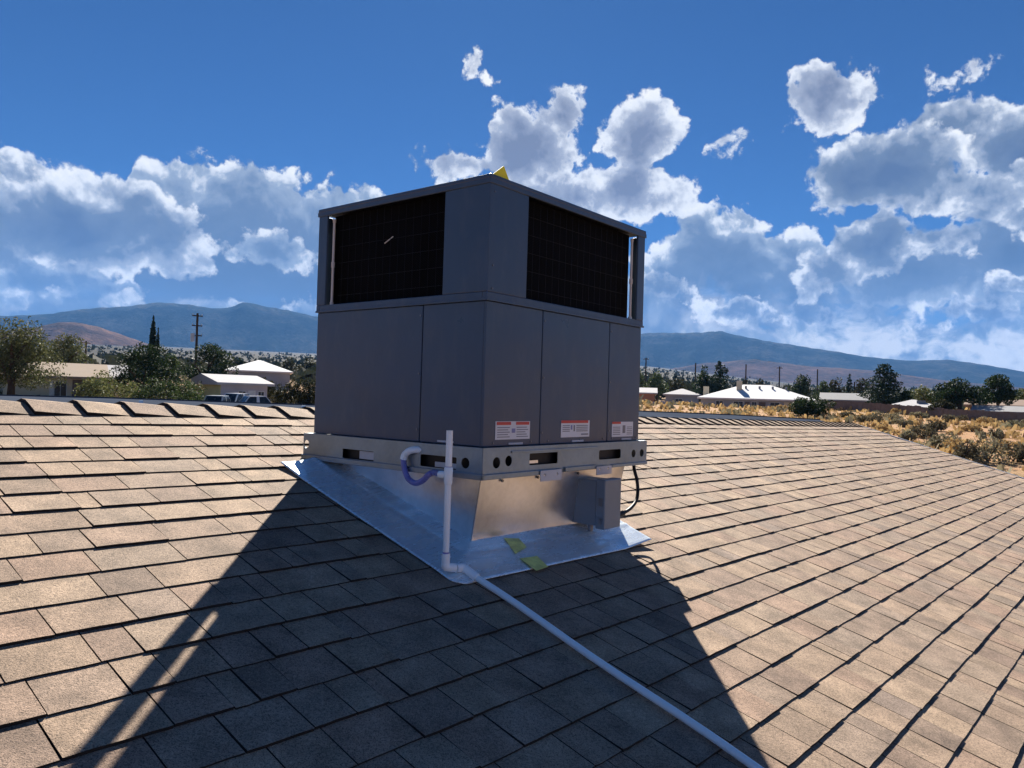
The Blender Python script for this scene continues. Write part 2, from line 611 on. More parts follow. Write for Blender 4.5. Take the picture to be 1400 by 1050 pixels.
M['rolled'] = mat_paint('grey_rolled_roofing', (0.050, 0.062, 0.088), 1.0, 0.15, 0.0)
M['edge_metal'] = mat_paint('pale_edge_metal', (0.50, 0.52, 0.55), 0.45)
M['stucco'] = mat_paint('beige_stucco', (0.44, 0.38, 0.29), 0.9, 0.1, 0.2)
M['screw'] = mat_galv('screw_steel', 0.5, (0.22, 0.23, 0.25))


def mat_coil():
    m, nt, b = new_mat('black_coil_fins')
    p = nt.node('ShaderNodeTexCoord').outputs['Object']
    n, _ = nt.noise(p, 6, 4, 0.6)
    wv = nt.node('ShaderNodeTexWave', wave_type='BANDS', bands_direction='DIAGONAL')
    nt.l.new(p, wv.inputs[0])
    wv.inputs['Scale'].default_value = 60
    wv.inputs['Distortion'].default_value = 0.6
    c = nt.mix(nt.mr(n, 0.35, 0.7, 0, 1), (0.0006, 0.0007, 0.001), (0.0025, 0.0026, 0.004))
    nt.l.new(c, b.inputs['Base Color'])
    b.inputs['Roughness'].default_value = 0.7
    b.inputs['Specular IOR Level'].default_value = 0.08
    bump(nt, b, wv.outputs['Fac'], 0.5, 0.004)
    return m


M['coil'] = mat_coil()

for _b in [n for n in M['flange'].node_tree.nodes if n.type == 'BSDF_PRINCIPLED']:
    _b.inputs['Metallic'].default_value = 0.5      # dull oxide film
    _nt = NT(M['flange'].node_tree)
    _p = _nt.node('ShaderNodeTexCoord').outputs['Object']
    _mp = _nt.node('ShaderNodeMapping')
    _nt.l.new(_p, _mp.inputs[0])
    _mp.inputs['Scale'].default_value = (1.0, 5.0, 1.0)
    _n, _ = _nt.noise(_mp.outputs[0], 4.5, 6, 0.7)
    _old = _b.inputs['Base Color'].links[0].from_socket
    _nt.l.new(_nt.mix(_nt.mr(_n, 0.42, 0.62, 0, 0.55), _old, (0.55, 0.64, 0.72)), _b.inputs['Base Color'])
    _nt.l.new(_nt.mr(_n, 0.35, 0.65, 0.14, 0.40), _b.inputs['Roughness'])

# ------------------------------------------------------------------ frames
RN = Vector((0.22067838641043666, -0.17262413823840314, 0.9599489344067915))   # roof normal
RC = Vector((0.6520206930913302, 0.7580797725541575, -0.01356739565790703))    # along the courses
RV = Vector((-0.7253758098751207, 0.6289006005577789, 0.2798463312361395))     # up the slope
FOOT = Vector((0, 0, EYE)) - RN * 1.135
ROOF = Matrix(((RC.x, RV.x, RN.x, FOOT.x), (RC.y, RV.y, RN.y, FOOT.y), (RC.z, RV.z, RN.z, FOOT.z), (0, 0, 0, 1)))
ROOF_I = ROOF.inverted()
YAW = 0.6856098998414282
UX = Vector((sin(YAW), cos(YAW), 0))      # along the right-hand face
UY = Vector((-cos(YAW), sin(YAW), 0))     # along the left-hand face
UN0 = Vector((-0.10602927756464124, 2.9363077551111116, 0.8590088137239915 - 1.05 + EYE))
UNIT = Matrix(((UX.x, UY.x, 0, UN0.x), (UX.y, UY.y, 0, UN0.y), (0, 0, 1, UN0.z), (0, 0, 0, 1)))
UNIT_I = UNIT.inverted()
UW, UL, UH = 1.0548, 1.1782, 1.05
EYEV = Vector((0, 0, EYE))


def on_roof(px, py, h=0.0):
    """point h above the roof plane seen at a photo pixel, in roof coordinates"""
    d = ray(px, py)
    X = EYEV + d * ((1.135 - h) / -(RN.dot(d)))
    return ROOF_I @ X


def rooflocal(u, v, h=0.0):
    return ROOF @ Vector((u, v, h))


# ------------------------------------------------------------------ ground and terrain
def east_flat(x, y):
    t = max(0.0, min(1.0, (math.degrees(math.atan2(x, y)) - 6.0) / 18.0))
    return 1 - 0.45 * t * t * (3 - 2 * t)


def ground_z(x, y):
    D = math.hypot(x, y)
    if D < 30:
        z = 0.1
    elif D < 500:
        z = 0.1 + 0.04 * (D - 30) * east_flat(x, y)
        if y > 0:
            r = max(0.0, min(1.0, (math.degrees(math.atan2(x, y))) / 8.0))
            if D <= 98:
                zr = 0.1 + 0.056 * (D - 30)
            elif D <= 110:
                zr = 3.9 - 1.3 * (D - 98) / 12
            elif D <= 150:
                zr = 2.6 + 0.4 * (D - 110) / 40
            elif D <= 260:
                zr = 3.0 + (0.1 + 0.04 * 230 * east_flat(x, y) - 3.0) * (D - 150) / 110
            else:
                zr = z
            z = z * (1 - r) + zr * r
    else:
        z = 0.1 + (18.8 + 0.0505 * (D - 500)) * east_flat(x, y)
    # behind the photographer the plain falls away instead
    k = y / max(D, 1e-3)
    if D > 30 and k < 0.25:
        t = min(1, (0.25 - k) / 0.6)
        z = z * (1 - t) + t * (0.1 - 0.012 * (D - 30))
    if 22 < D < 300:
        z += 0.22 * sin(x * 0.11 + 1.3) * sin(y * 0.09) * min(1, (D - 22) / 30)
    return z


def mat_ground():
    m, nt, b = new_mat('desert_ground')
    p = nt.node('ShaderNodeNewGeometry').outputs['Position']
    n1, _ = nt.noise(p, 0.05, 6, 0.6)
    n2, _ = nt.noise(p, 0.5, 6, 0.65)
    n3, _ = nt.noise(p, 5, 5, 0.7)
    c = nt.ramp(nt.m('ADD', nt.m('MULTIPLY', n2, 0.6), nt.m('MULTIPLY', n1, 0.4)),
                [(0.36, (0.26, 0.18, 0.095)), (0.47, (0.36, 0.225, 0.125)), (0.55, (0.40, 0.22, 0.12)), (0.66, (0.38, 0.28, 0.165))])
    c = nt.mix(nt.mr(n3, 0.52, 0.62, 0, 0.6), c, (0.30, 0.22, 0.10))
    # farther off, a grey brown plain dotted with scrub
    sp = nt.node('ShaderNodeVectorMath', operation='LENGTH')
    nt.l.new(p, sp.inputs[0])
    far = nt.mr(sp.outputs['Value'], 130, 300, 0, 1)
    n4, _ = nt.noise(p, 0.035, 8, 0.75)
    cf = nt.ramp(n4, [(0.38, (0.014, 0.018, 0.015)), (0.5, (0.025, 0.025, 0.022)), (0.64, (0.046, 0.038, 0.034))])
    c = nt.mix(far, c, cf)
    nt.l.new(c, b.inputs['Base Color'])
    b.inputs['Roughness'].default_value = 0.95
    b.inputs['Specular IOR Level'].default_value = 0.1
    bump(nt, b, nt.m('ADD', n3, n2), 0.6, 0.25)
    return m


M['ground'] = mat_ground()


def build_ground():
    radii = [0, 4, 8, 14, 20, 25, 30, 36, 44, 54, 66, 80, 96, 115, 135, 160, 200, 260, 340, 450, 500, 700, 1000, 1500, 2200, 3200, 4400, 6000]
    na = 144
    vs, fs = [(0, 0, ground_z(0, 0))], []
    for r in radii[1:]:
        for k in range(na):
            a = 2 * pi * k / na
            x, y = r * sin(a), r * cos(a)
            vs.append((x, y, ground_z(x, y)))
    for k in range(na):
        fs.append((0, 1 + (k + 1) % na, 1 + k))
    for i in range(len(radii) - 2):
        for k in range(na):
            a, b2 = 1 + i * na + k, 1 + i * na + (k + 1) % na
            fs.append((a, b2, b2 + na, a + na))
    me = bpy.data.meshes.new('ground')
    me.from_pydata(vs, [], fs)
    me.polygons.foreach_set('use_smooth', [True] * len(fs))
    bm = bmesh.new(); bm.from_mesh(me); bmesh.ops.recalc_face_normals(bm, faces=bm.faces)
    if bm.faces[0].normal.z < 0:
        bmesh.ops.reverse_faces(bm, faces=bm.faces)
    bm.to_mesh(me); bm.free()
    tag(link_mesh('ground', me, M['ground']), kind='structure', label='orange tan desert ground rising to the foothills')


build_ground()


def fbm(x, y, seed=0, octs=5):
    s, a, f = 0.0, 1.0, 1.0
    for i in range(octs):
        s += a * (sin(x * f * 1.7 + seed * 1.3 + 2.1 * sin(y * f * 1.1 + i)) * cos(y * f * 1.9 + seed * 0.7 + 1.7 * sin(x * f * 0.8 + i * 2)))
        a *= 0.5
        f *= 2.03
    return s


def mat_mountain(name, a, b_, c_):
    m, nt, b = new_mat(name)
    p = nt.node('ShaderNodeNewGeometry').outputs['Position']
    n, _ = nt.noise(p, 0.004, 9, 0.7)
    n2, _ = nt.noise(p, 0.03, 6, 0.7)
    c = nt.ramp(nt.m('ADD', nt.m('MULTIPLY', n, 0.6), nt.m('MULTIPLY', n2, 0.4)), [(0.38, a), (0.5, b_), (0.64, c_)])
    nt.l.new(c, b.inputs['Base Color'])
    b.inputs['Roughness'].default_value = 1.0
    b.inputs['Specular IOR Level'].default_value = 0.0
    bump(nt, b, n2, 0.8, 20)
    return m


def mountain_range(name, outline, D0, D1, mat, label, az_lo, az_hi, rough=0.05, base=0.0):
    """a ridge whose crest passes at bearing/height points taken from the outline"""
    ae = sorted(azel(*p) for p in outline)
    xs = [q[0] for q in ae]
    es = [q[1] for q in ae]
    na, nr = int((az_hi - az_lo) / 0.25), 16
    vs, fs = [], []
    for j in range(nr + 1):
        t = j / nr
        for i in range(na + 1):
            az = az_lo + (az_hi - az_lo) * i / na
            e = float(np.interp(az, xs, es))
            if az < xs[0]:
                e = max(base, es[0] - (xs[0] - az) * 0.06 + 0.5 * sin(az * 0.3))
            if az > xs[-1]:
                e = max(base, es[-1] - (az - xs[-1]) * 0.05 + 0.4 * sin(az * 0.35))
            crest = (D1) * math.tan(radians(e)) + EYE
            if t <= 0.75:
                s = t / 0.75
                D = D0 + (D1 - D0) * s
                foot = 0.5 * (18.9 + 0.0505 * (D0 - 500)) - 30
                h = foot + (crest - foot) * (s ** 1.25)
                h += fbm(az * 0.9, s * 3, 3) * rough * crest * s * (1 - s) * 1.6 + fbm(az * 3.1, s * 6, 5, 4) * rough * 0.35 * crest * s * (1 - s)
                h += fbm(az * 2.3, 1.0, 8, 5) * crest * 0.006 * s
            else:
                s = (t - 0.75) / 0.25
                D = D1 + (D1 - D0) * 0.4 * s
                h = (crest + fbm(az * 2.3, 1.0, 8, 5) * crest * 0.006) * (1 - s) + (0.5 * (18.9 + 0.0505 * (D0 - 500)) - 40) * s
            vs.append((D * sin(radians(az)), D * cos(radians(az)), h))
    for j in range(nr):
        for i in range(na):
            a = j * (na + 1) + i
            fs.append((a, a + 1, a + na + 2, a + na + 1))
    me = bpy.data.meshes.new(name)
    me.from_pydata(vs, [], fs)
    me.polygons.foreach_set('use_smooth', [True] * len(fs))
    tag(link_mesh(name, me, mat), kind='structure', label=label)


MOUNT = mat_mountain('mountain_forest', (0.012, 0.019, 0.026), (0.028, 0.037, 0.043), (0.078, 0.080, 0.080))
FOOTH = mat_mountain('foothill_scrub', (0.035, 0.034, 0.032), (0.085, 0.062, 0.055), (0.17, 0.11, 0.09))
mountain_range('mountain_range', [(-200, 440), (0, 432), (60, 430), (100, 424), (150, 420), (180, 418), (222, 413), (255, 416), (285, 421), (312, 421), (335, 413), (360, 418), (400, 426), (450, 436), (520, 448), (600, 455), (700, 458), (800, 458), (870, 456), (920, 455), (960, 455), (985, 452), (1010, 459), (1060, 468), (1120, 477), (1180, 487), (1215, 491), (1245, 493), (1300, 492), (1330, 496), (1370, 503), (1400, 508), (1500, 520)],
               4600, 6200, MOUNT, 'long blue mountain range along the horizon', -120, 120, rough=0.10, base=2.6)
mountain_range('foothill', [(-200, 446), (-100, 440), (0, 452), (50, 448), (75, 441), (100, 440), (130, 446), (160, 455), (190, 466), (230, 480), (300, 500), (420, 512), (1400, 560)],
               2200, 3000, FOOTH, 'low reddish brown foothill below the blue mountains at the left', -55, -5, 0.16)
mountain_range('valley_slope', [(700, 520), (880, 510), (960, 497), (1030, 491), (1100, 500), (1200, 507), (1290, 520), (1400, 530), (1500, 545)],
               3400, 4300, FOOTH, 'pale purple brown slope below the mountains at the right', -5, 55, 0.03)

# ------------------------------------------------------------------ the house we stand on
EXPO = 0.143
V_RIDGE = 3.485
U_LEFT, U_RIGHT = -4.5, 12.72
V_EAVE = V_RIDGE - EXPO * 44


def build_house():
    root = empty('house', loc=(2.5, 1.5, ground_z(2, 1)))
    tag(root, 'house seen only as its brown shingle gable roof carrying the grey rooftop unit', 'house')
    inv = root.matrix_basis.inverted() if False else Matrix.Translation(-Vector(root.location))
    # roof deck
    deck = MB()
    deck.box((U_LEFT, V_EAVE, -0.06), (U_RIGHT, V_RIDGE + 0.10, -0.012))
    roof = deck.build('roof', M['shingle'], root, inv @ ROOF)
    # shingles ------------------------------------------------
    widths = [0.065, 0.10, 0.12, 0.14, 0.155, 0.17, 0.195, 0.22, 0.25, 0.295]
    variants = {}
    for wi, wd in enumerate(widths):
        for th in (0.0040, 0.0074):
            for kk in range(2):
                r2 = random.Random(wi * 7 + int(th * 1e4) + kk * 31)
                mb = MB()
                n = 4
                top, bot = [], []
                for i in range(n + 1):
                    xx = wd * i / n
                    dy = r2.uniform(-0.0012, 0.0012) - (0.002 if kk else 0)
                    bot.append((xx - (0.0019 if i == n else -0.0019 if i == 0 else 0), dy, th + 0.0025))
                for p in bot:
                    top.append((p[0], EXPO + 0.02, 0.0012))
                vs = bot + top + [(p[0], p[1], -0.003) for p in bot] + [(top[0][0], top[0][1], -0.006), (top[-1][0], top[-1][1], -0.006)]
                nb = n + 1
                fs = [(i, i + 1, nb + i + 1, nb + i) for i in range(n)]
                fs += [(2 * nb + i, 2 * nb + i + 1, i + 1, i) for i in range(n)]
                fs += [(0, nb, 3 * nb, 2 * nb), (nb - 1, 3 * nb - 1, 3 * nb + 1, 2 * nb - 1)]
                mb.add(vs, fs)
                me = mb.mesh('shingle')
                me.materials.append(M['shingle'])
                me.materials.append(M['cut'])
                for p in me.polygons:
                    p.material_index = 0 if p.normal.z > 0.7 else 1
                variants[(wi, th, kk)] = me
    cells = []
    k = 0
    v = V_RIDGE - EXPO
    rr = random.Random(5)
    while v > V_EAVE - 0.01:
        u = U_LEFT - rr.uniform(0, 0.3)
        raised = rr.random() < 0.5
        while u < U_RIGHT:
            wi = rr.randrange(len(widths))
            if raised and wi > 7: wi = rr.randrange(3, 8)
            uu = u
            if uu + widths[wi] > U_RIGHT + 0.12:
                break
            if uu > U_LEFT - 0.1:
                cells.append((k, uu, v, wi, 0.0074 if raised else 0.0040, rr.randrange(2)))
            u += widths[wi]
            raised = (rr.random() < 0.5) if raised else (rr.random() < 0.62)
        v -= EXPO * (1 + rr.uniform(-0.006, 0.006))
        k += 1

    def project(P):
        d = P - EYEV
        zc = d.dot(CF)
        if zc < 0.1: return None
        return 700 + FPX * d.dot(CR) / zc, 525 - FPX * d.dot(CU) / zc, zc

    scored = []
    for c in cells:
        P = ROOF @ Vector((c[1] + widths[c[3]] / 2, c[2] + 0.07, 0))
        q = project(P)
        s = -1
        if q and -30 < q[0] < 1430 and q[1] < 1085:
            # hidden behind the unit, curb or flange?
            if not (2.0 < c[1] < 3.1 and 1.75 < c[2] < 2.7) and not (432 < q[0] < 862 and q[1] < 655):
                s = widths[c[3]] / q[2] ** 2
        scored.append((s, c))
    scored.sort(key=lambda t: -t[0])
    near = scored[:298]
    rest = scored[298:]
    jit = random.Random(9)
    for s, (k, u, v, wi, th, kk) in near:
        o = bpy.data.objects.new('shingle', variants[(wi, th, kk)])
        COL.objects.link(o)
        o.parent = roof
        o.location = (u, v, 0)
        o.rotation_euler = (jit.uniform(-0.004, 0.002), 0, jit.uniform(-0.002, 0.002))
    mb = MB()
    for s, (k, u, v, wi, th, kk) in rest:
        me = variants[(wi, th, kk)]
        mb.add([(p.co.x + u, p.co.y + v, p.co.z + jit.uniform(-0.0006, 0.0006)) for p in me.vertices], [tuple(f.vertices) for f in me.polygons])
    me = bpy.data.meshes.new('shingle_field')
    me.from_pydata(mb.v, [], mb.f)
    me.materials.append(M['shingle'])
    me.materials.append(M['cut'])
    for p in me.polygons:
        p.material_index = 0 if p.normal.z > 0.7 else 1
    o = link_mesh('shingle_field', me, M['shingle'], roof)
    o['kind'] = 'stuff'
    # ridge caps: thick, folded over the ridge, each butt standing proud at its left end
    capmb = MB()
    L, W1 = 0.255, 0.135
    back = Matrix.Rotation(-0.0, 4, 'X')
    prof = [(-W1, -0.006), (-0.05, 0.000), (0.0, 0.003), (0.05, -0.008), (W1, -0.052)]
    nseg = 2
    vs, fs = [], []
    for i, (xx, lift, tk) in enumerate(((0.0, 0.021, 0.020), (L * 0.5, 0.012, 0.012), (L, 0.001, 0.004))):
        for (yy, zz) in prof:
            vs.append((xx, yy, zz + lift))
        for (yy, zz) in prof:
            vs.append((xx, yy, zz + lift - tk))
    n = len(prof)
    for i in range(2):
        b0, b1 = i * 2 * n, (i + 1) * 2 * n
        for j in range(n - 1):
            fs.append((b0 + j, b1 + j, b1 + j + 1, b0 + j + 1))
            fs.append((b0 + n + j, b0 + n + j + 1, b1 + n + j + 1, b1 + n + j))
        fs.append((b0, b0 + n, b1 + n, b1))
        fs.append((b0 + n - 1, b1 + n - 1, b1 + 2 * n - 1, b0 + 2 * n - 1))
    for j in range(n - 1):
        fs.append((j, j + 1, n + j + 1, n + j))
    capmb.add(vs, fs)
    capme = capmb.mesh('ridge_cap')
    capme.materials.append(M['shingle'])
    capme.materials.append(M['cut'])
    for p in capme.polygons:
        p.material_index = 0 if p.normal.z > 0.6 else 1
    u = U_LEFT
    u0 = 1.153                     # butt of the first cap seen at the left
    u = u0 - 0.2075 * int((u0 - U_LEFT) / 0.2075)
    while u < U_RIGHT:
        o = bpy.data.objects.new('ridge_cap', capme)
        COL.objects.link(o)
        o.parent = roof
        o.location = (u, V_RIDGE + 0.120, 0.004)
        o.rotation_euler = (0, 0, jit.uniform(-0.006, 0.006))
        u += 0.2075
    # rake edge metal and fascia
    mb = MB()
    mb.box((U_RIGHT, V_EAVE - 0.02, -0.16), (U_RIGHT + 0.035, V_RIDGE + 0.1, 0.010))
    mb.build('rake_board', M['edge_metal'], root, inv @ ROOF, bevel=0.004)
    mb = MB()
    mb.box((U_LEFT, V_EAVE - 0.06, -0.18), (U_RIGHT, V_EAVE - 0.025, 0.004))
    mb.build('fascia', M['edge_metal'], root, inv @ ROOF, bevel=0.004)
    # low slope grey rolled roofing beyond the ridge
    mb = MB()
    far = [(-330, 527), (0, 541), (160, 545), (430, 554.5), (875, 562.5), (1000, 567.5), (1120, 574)]
    inner, outer = [], []
    for i, (px, py) in enumerate(far):
        d = ray(px, py)
        dist = [10.5, 9.6, 9.8, 10.5, 12.6, 13.8, 15.0][i]
        X = EYEV + d * (dist / d.y * 0.9)
        outer.append(X)
        uu = (ROOF_I @ X).x
        inner.append(ROOF @ Vector((max(U_LEFT, min(uu, U_RIGHT - 0.2)), V_RIDGE + 0.16, -0.075)))
    n = len(far)
    thick = Vector((0, 0, -0.12))
    vs = inner + outer + [p + thick for p in inner] + [p + thick for p in outer]
    fs = []
    for i in range(n - 1):
        fs += [(i, i + 1, n + i + 1, n + i), (2 * n + i + 1, 2 * n + i, 3 * n + i, 3 * n + i + 1), (n + i, n + i + 1, 3 * n + i + 1, 3 * n + i)]
    mb.add(vs, fs)
    fl = mb.build('low_slope_roof', M['rolled'], root, inv)
    mb = MB()
    for i in range(n - 1):
        a, b2 = outer[i], outer[i + 1]
        mb.tube([a + Vector((0, 0, 0.004)), b2 + Vector((0, 0, 0.004))], 0.012, 6)
    mb.build('drip_edge', M['rolled'], fl)
    for px, py in ((193, 549), (415, 556), (0, 0)):
        if not px: continue
        d = ray(px, py)
        X = EYEV + d * 7.6
        mb = MB()
        mb.tube([X + Vector((0, 0, -0.25)), X + Vector((0, 0, 0.012))], 0.018, 10)
        mb.build('vent_pipe', M['pvc'], fl)
    # walls under the eave
    mb = MB()
    zt = (ROOF @ Vector((0, V_EAVE + 0.45, -0.2))).z
    def foot(u, v):
        p = ROOF @ Vector((u, v, -0.1)); return p
    cs = [foot(U_LEFT + 0.4, V_EAVE + 0.45), foot(U_RIGHT - 0.4, V_EAVE + 0.45), foot(U_RIGHT - 0.4, V_RIDGE), foot(U_LEFT + 0.4, V_RIDGE)]
    vs = [(p.x, p.y, -0.3) for p in cs] + [(p.x, p.y, p.z) for p in cs]
    mb.add(vs, [(0, 1, 5, 4), (1, 2, 6, 5), (2, 3, 7, 6), (3, 0, 4, 7)])
    mb.build('wall', M['stucco'], root, inv)
    return root


build_house()

# ------------------------------------------------------------------ roof curb with its flashing
def flange_h(u, v):
    inn = max(0.0, min(1.0, min((u - 1.925) / 0.29, (v - 1.615) / 0.25)))
    h = 0.014 + 0.038 * inn
    h += inn * (0.0020 * sin(u * 9 + v * 5) + 0.0012 * sin(v * 19 + u * 3))
    # folds pressed beside the curb and dents from handling
    h += 0.005 * math.exp(-((u - 2.09) / 0.012) ** 2) * min(1, max(0, (v - 1.72) * 8)) + 0.004 * math.exp(-((v - 1.765) / 0.010) ** 2) * min(1, max(0, (u - 2.05) * 8))
    h += 0.0022 * math.exp(-((u - 2.62) ** 2 + (v - 1.70) ** 2) / 0.004) - 0.0022 * math.exp(-((u - 2.9) ** 2 + (v - 1.73) ** 2) / 0.003) + 0.0018 * math.exp(-((u - 2.0) ** 2 + (v - 2.1) ** 2) / 0.004)
    return h


def build_curb():
    origin = ROOF @ Vector((2.7, 2.2, 0))
    root = empty('roof_curb', mw=Matrix.Translation(origin) @ ROOF.to_3x3().to_4x4())
    tag(root, 'shiny galvanized sloped roof curb under the unit with wide flashing on the shingles', 'roof curb')
    LI = root.matrix_world.inverted() @ ROOF       # roof coords -> local
    top = [ROOF_I @ (UNIT @ Vector((x, y, -0.119))) for x, y in ((0.03, 0.03), (1.10, 0.03), (1.10, 1.03), (0.03, 1.03))]
    bot = [Vector((2.196, 1.835, 0.004)), Vector((3.20, 1.835, 0.004)), Vector((3.20, 2.72, 0.004)), Vector((2.176, 2.72, 0.004))]
    top = [LI @ p for p in top]
    bot = [LI @ p for p in bot]
    for i in range(4):
        j = (i + 1) % 4
        nu, nv = 14, 6
        mb = MB()
        nrm = (top[j] - top[i]).cross(bot[i] - top[i]).normalized()
        cen = (sum(top, Vector()) + sum(bot, Vector())) / 8
        if nrm.dot(top[i] - cen) < 0:
            nrm = -nrm
        vs, fs = [], []
        for b2 in range(nv + 1):
            for a in range(nu + 1):
                s, t = a / nu, b2 / nv
                p = (top[i].lerp(top[j], s)).lerp(bot[i].lerp(bot[j], s), t)
                w_ = sin(pi * s) * sin(pi * min(1, t * 1.1))
                p = p + nrm * (0.006 * w_ * sin(3.1 * s + 2 * t + i))
                vs.append(p)
        for b2 in range(nv):
            for a in range(nu):
                k = b2 * (nu + 1) + a
                fs.append((k, k + 1, k + nu + 2, k + nu + 1))
        mb.add(vs, fs)
        me = mb.mesh('curb_wall', smooth=True)
        if me.polygons and (me.polygons[len(me.polygons) // 2].normal.dot(nrm) < 0):
            me.flip_normals()
        link_mesh('curb_wall', me, M['galv'], root)
        # corner seam strip
        d0 = (top[j] - top[i]).normalized()
        mb = MB()
        a0, a1 = top[i] + nrm * 0.002, bot[i] + nrm * 0.002
        mb.add([a0, a0 + d0 * 0.035, a1 + d0 * 0.035, a1, a0 + nrm * 0.003, a0 + d0 * 0.035 + nrm * 0.003, a1 + d0 * 0.035 + nrm * 0.003, a1 + nrm * 0.003],
               [(4, 5, 6, 7), (0, 1, 5, 4), (1, 2, 6, 5), (2, 3, 7, 6), (3, 0, 4, 7)])
        mb.build('corner_seam', M['galv'], root)
        if i == 0:
            for s in (0.12, 0.34, 0.62, 0.8):
                p = top[i].lerp(top[j], s).lerp(bot[i].lerp(bot[j], s), 0.07) + nrm * 0.004
                sc = MB()
                sc.tube([p, p + nrm * 0.006], 0.006, 8)
                sc.build('screw', M['screw'], root)
    # flashing sheet
    u0, u1, v0, v1 = 1.925, 3.215, 1.615, 2.79
    nu, nv = 110, 100
    mb = MB()
    idx = {}
    vs, fs = [], []
    for j in range(nv + 1):
        for i in range(nu + 1):
            u = u0 + (u1 - u0) * i / nu
            v = v0 + (v1 - v0) * j / nv
            # rounded lower left corner
            r = 0.06
            if u < u0 + r and v < v0 + r:
                dx, dy = (u0 + r - u) / r, (v0 + r - v) / r
                q = max(abs(dx), abs(dy))
                l = math.hypot(dx, dy)
                if l > 1e-6:
                    u = u0 + r - dx / l * q * r
                    v = v0 + r - dy / l * q * r
            h = flange_h(u, v)
            # upturned right lower corner, dipping near corner
            k = max(0, (u - 3.0) / 0.215) * max(0, (1.9 - v) / 0.28)
            h += 0.022 * k
            k = max(0, (2.05 - u) / 0.12) * max(0, (1.74 - v) / 0.12)
            h -= 0.006 * min(1, k)
            k = max(0, (2.0 - u) / 0.08) * max(0, (v - 2.6) / 0.2)
            h += 0.010 * k
            vs.append(LI @ Vector((u, v, h)))
    for j in range(nv):
        for i in range(nu):
            a = j * (nu + 1) + i
            fs.append((a, a + 1, a + nu + 2, a + nu + 1))
    # thickness lip
    mb.add(vs, fs)
    me = mb.mesh('flashing', smooth=True)
    nn = sum((p.normal for p in me.polygons), Vector())
    if nn.z < 0:
        me.flip_normals()
    fl = link_mesh('flashing', me, M['flange'], root)
    so = fl.modifiers.new('t', 'SOLIDIFY')
    so.thickness = 0.004
    so.offset = -1
    for quad in (((688, 739), (708.6, 739), (720, 748), (705, 756)), ((711, 761), (735, 757.5), (751, 769), (735, 774.5))):
        mb = MB()
        ps = []
        for x, y in quad:
            q = on_roof(x, y, 0.035)
            ps.append(LI @ Vector((q.x, q.y, flange_h(q.x, q.y) + 0.004)))
        lo = [p - Vector((0, 0, 0.001)) for p in ps]
        mb.add(ps + lo, [(0, 1, 2, 3), (7, 6, 5, 4), (0, 4, 5, 1), (1, 5, 6, 2), (2, 6, 7, 3), (3, 7, 4, 0)])
        mb.build('sticker', M['sticker'], fl)
    return root


build_curb()

